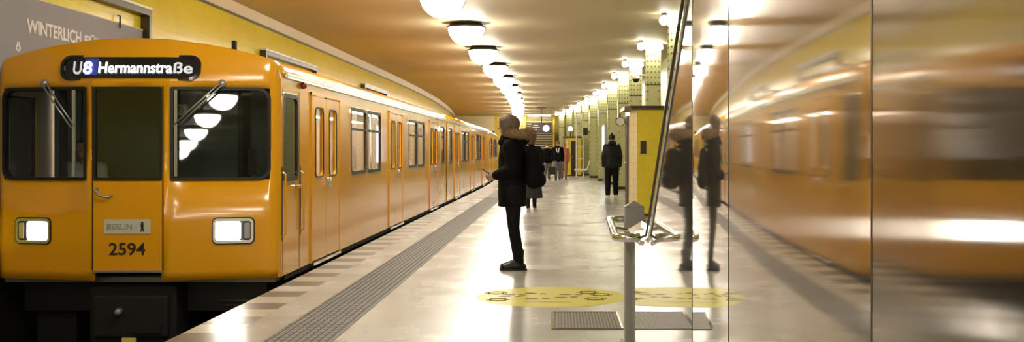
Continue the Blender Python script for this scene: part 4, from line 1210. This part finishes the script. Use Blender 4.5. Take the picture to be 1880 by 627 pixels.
for s in (-1, 1):
    cap(bm, hb + V3(s*0.062, -0.005, 0.0), 0.050, hb + V3(s*0.060, 0.025, -0.085), 0.034)
    cap(bm, hb + V3(s*0.045, -0.065, 0.0), 0.055, hb + V3(s*0.04, -0.055, -0.10), 0.042)
    cap(bm, hb + V3(s*0.055, 0.045, 0.045), 0.040, hb + V3(s*0.068, 0.045, -0.045), 0.024)
cap(bm, hb + V3(-0.04, 0.062, 0.068), 0.030, hb + V3(0.04, 0.062, 0.068), 0.030)
fused('hair', bm, M['hair'], root, 0.008, 1)
bm = B(); cap(bm, (0.05, 0.11, 1.375), 0.05, (-0.05, 0.11, 1.375), 0.05); cap(bm, (0.03, 0.11, 1.42), 0.035, (-0.03, 0.11, 1.42), 0.035)
fused('scarf', bm, M['coat_black'], root, 0.012, 2)
bm = B(); box(bm, (-0.035, 0.325, 1.00), (0.035, 0.335, 1.10)); bm.free()
# backpack on her back (worn)
bp = empty('backpack', (-0.487+0.155, Yw, 0.87), 'bulging black backpack worn by the nearest person in the fur hood parka', 'backpack', rz=PI/2)
bm = B()
cap(bm, (0.07, -0.075, 0.10), 0.10, (0.07, -0.06, 0.36), 0.085); cap(bm, (-0.07, -0.075, 0.10), 0.10, (-0.07, -0.06, 0.36), 0.085)
cap(bm, (0.07, -0.12, 0.10), 0.085, (-0.07, -0.12, 0.10), 0.085); cap(bm, (0.06, -0.11, 0.22), 0.08, (-0.06, -0.11, 0.22), 0.08)
fused('bag_body', bm, M['coat_black'], bp, 0.012, 3)
for s in (-1, 1):
    bm = B(); tube(bm, [(s*0.09, -0.01, 0.44), (s*0.10, 0.10, 0.53), (s*0.10, 0.24, 0.50), (s*0.11, 0.285, 0.35), (s*0.13, 0.22, 0.15), (s*0.11, 0.02, 0.05)], 0.014, 8); obj('strap', bm, M['leg_black'], bp, smooth=True)
bm = B(); tube(bm, [(0.03, -0.03, 0.44), (0.03, -0.03, 0.48), (-0.03, -0.03, 0.48), (-0.03, -0.03, 0.44)], 0.008, 8); obj('top_loop', bm, M['leg_black'], bp)
bm = B(); box(bm, (-0.08, -0.205, 0.13), (0.08, -0.19, 0.136)); obj('zip', bm, M['grey_metal'], bp)
# phone in her hands
ph = empty('mobile_phone', (-0.487-0.275, Yw, 1.045), 'dark phone held out in the hands of the parka wearer', 'phone', rz=PI/2)
bm = B(); t_ = B(); box(bm, (-0.035, -0.005, -0.06), (0.035, 0.004, 0.075)); t_.free(); bm.transform(Matrix.Rotation(-0.9, 4, 'X')); obj('phone_case', bm, M['black'], ph, bevel=0.003)
bm = B(); box(bm, (-0.031, -0.007, -0.055), (0.031, -0.005, 0.07)); bm.transform(Matrix.Rotation(-0.9, 4, 'X')); obj('phone_screen', bm, M['screen'], ph)

# --- person in long dark skirt behind her
root, J, hc, dz = person((-0.61, 24.6, 0), 0.0, 'person in a long dark coat and charcoal skirt, mostly hidden behind the backpack wearer', 1.62, spread=0.07, stride=0.06)
shoes(root, J, M['boot'], 'boot', 0.12)
legs_cloth(root, J, 'leggings', M['leg_black'], 0.006, 0.03)
bm = B(); loft(bm, [(0.22, 0.20, 0.25), (0.24, 0.21, 0.255), (0.6, 0.17, 0.215), (0.9, 0.14, 0.17), (1.0, 0.11, 0.14)], wob=0.03); fused('skirt', bm, M['grey_skirt'], root, 0.014, 1)
jacket(root, J, M['coat_black'], 'coat', 0.035, 0.40, 0.01, 1.62)
bm = B(); sphere(bm, hc + V3(0, -0.015, 0.015), 0.10, 16, (1, 1.1, 1.15)); fused('hair', bm, M['hair'], root, 0.012, 1)

# --- man by the columns, seen from behind
root, J, hc, dz = person((1.47, 29.9, 0), 0.12, 'person in a dark puffer jacket and beanie seen from behind, black trousers, white shoes', 1.74, spread=0.12, stride=0.05)
legs_cloth(root, J, 'trousers', M['leg_black'], 0.028, 0.03, h=1.74)
shoes(root, J, M['white_cloth'], 'shoe', 0.0, M['white'])
jacket(root, J, M['teal_coat'], 'puffer_jacket', 0.026, 0.46, 0.0, 1.74, quilt=True)
bm = B(); sphere(bm, hc + V3(0, -0.01, 0.035), 0.098, 16, (1, 1.12, 0.95)); sphere(bm, hc + V3(0, -0.03, 0.135), 0.035, 10); fused('beanie', bm, M['black'], root, 0.01, 1)
bm = B(); cap(bm, (0.05, -0.06, 1.50), 0.065, (-0.05, -0.06, 1.50), 0.065); fused('hood', bm, M['teal_coat'], root, 0.012, 1)

# --- group coming along the platform
root, J, hc, dz = person((-0.50, 48.5, 0), PI, 'person in a black jacket and pale mask with patterned trousers, left of the walking pair', 1.60, spread=0.08, stride=0.12, voxel=0.014)
legs_cloth(root, J, 'trousers', M['pattern'], 0.022, 0.03, h=1.6); shoes(root, J, M['boot'])
jacket(root, J, M['coat_black'], 'jacket', 0.032, 0.46, 0.02, 1.6)
bm = B(); sphere(bm, hc + V3(0, -0.02, 0.02), 0.098, 16, (1, 1.05, 1.1)); fused('hair', bm, M['hair'], root, 0.012, 1)
bm = B(); cap(bm, hc + V3(-0.03, 0.06, -0.03), 0.05, hc + V3(0.03, 0.06, -0.03), 0.05); fused('face_mask', bm, M['sticker'], root, 0.012, 1)
root, J, hc, dz = person((-0.02, 48.0, 0), PI, 'person in a dark jacket, cap and grey jeans walking toward the viewer', 1.72, spread=0.08, stride=0.16, voxel=0.014)
legs_cloth(root, J, 'jeans', M['jeans'], 0.02, 0.03, h=1.72); shoes(root, J, M['boot'])
jacket(root, J, M['coat_black'], 'jacket', 0.032, 0.46, 0.0, 1.72)
bm = B(); sphere(bm, hc + V3(0, -0.01, 0.04), 0.098, 16, (1, 1.12, 0.85)); cap(bm, hc + V3(-0.04, 0.10, 0.03), 0.02, hc + V3(0.04, 0.10, 0.03), 0.02); fused('cap', bm, M['hair'], root, 0.01, 1)
bm = B(); tube(bm, [(-0.06, 0.16, 1.42), (-0.03, 0.175, 1.25), (0.0, 0.17, 1.20)], 0.02, 8); tube(bm, [(0.06, 0.16, 1.42), (0.04, 0.175, 1.25)], 0.02, 8); obj('scarf_ends', bm, M['white_cloth'], root)
root, J, hc, dz = person((0.26, 50.2, 0), PI, 'person with reddish hair and tan trousers just behind the one in the cap', 1.66, spread=0.08, stride=-0.12, voxel=0.014)
legs_cloth(root, J, 'trousers', M['tan'], 0.02, 0.03, h=1.66); shoes(root, J, M['boot'])
jacket(root, J, M['red'], 'jacket', 0.03, 0.48, 0.0, 1.66)
bm = B(); sphere(bm, hc + V3(0, -0.02, 0.02), 0.105, 16, (1.05, 1.05, 1.1)); fused('hair', bm, M['red'], root, 0.012, 1)
bg = empty('carrier_bag', (-0.265, 47.7, 0.26), 'dark carrier bag held between the two walking people', 'bag')
bm = B(); box(bm, (-0.16, -0.07, 0.0), (0.13, 0.07, 0.34)); obj('bag_body', bm, M['grey_skirt'], bg, bevel=0.03)
bm = B(); tube(bm, [(-0.07, 0, 0.33), (-0.03, 0, 0.44), (0.05, 0, 0.44), (0.08, 0, 0.33)], 0.008, 8); obj('bag_handle', bm, M['black'], bg)

# --- driver in the cab
arms = {'r': (V3(0.25, 0.10, 0.72), V3(0.16, 0.27, 0.80)), 'l': (V3(-0.25, 0.10, 0.72), V3(-0.16, 0.27, 0.80))}
root, J, hc, dz = person((-4.97, 11.45, 0.07), PI, 'driver seated in the train cab behind the left windscreen, white shirt', 1.72, arms=arms, sit=True)
legs_cloth(root, J, 'trousers', M['leg_black'], 0.02, 0.03)
shoes_z = shoes(root, J, M['boot'])
bm = B()
for (z0, r0), (z1, r1) in zip([(0.62, 0.125), (0.75, 0.13)], [(0.75, 0.13), (0.95, 0.12)]):
    for s in (-1, 1): cap(bm, (s*0.055, 0, z0), r0, (s*0.065, 0, z1), r1)
cap(bm, J['shor'], 0.07, J['shol'], 0.07)
for n in 'rl': cap(bm, J['sho'+n], 0.062, J['elb'+n], 0.055); cap(bm, J['elb'+n], 0.05, J['wri'+n], 0.04)
fused('shirt', bm, M['white_cloth'], root, 0.012, 1)
bm = B(); sphere(bm, hc + V3(0, -0.02, 0.03), 0.092, 16, (1, 1.1, 1)); fused('hair', bm, M['hair'], root, 0.012, 1)
ds_ = empty('driver_seat', (-4.97, 11.52, 0.05), 'dark driver seat inside the train cab', 'seat')
bm = B(); box(bm, (-0.24, -0.28, 0.33), (0.24, 0.13, 0.42)); obj('seat', bm, M['black'], ds_, bevel=0.02)
bm = B(); tube(bm, [(0, 0, 0), (0, 0, 0.34)], 0.05, 12); obj('seat_column', bm, M['iron'], ds_)
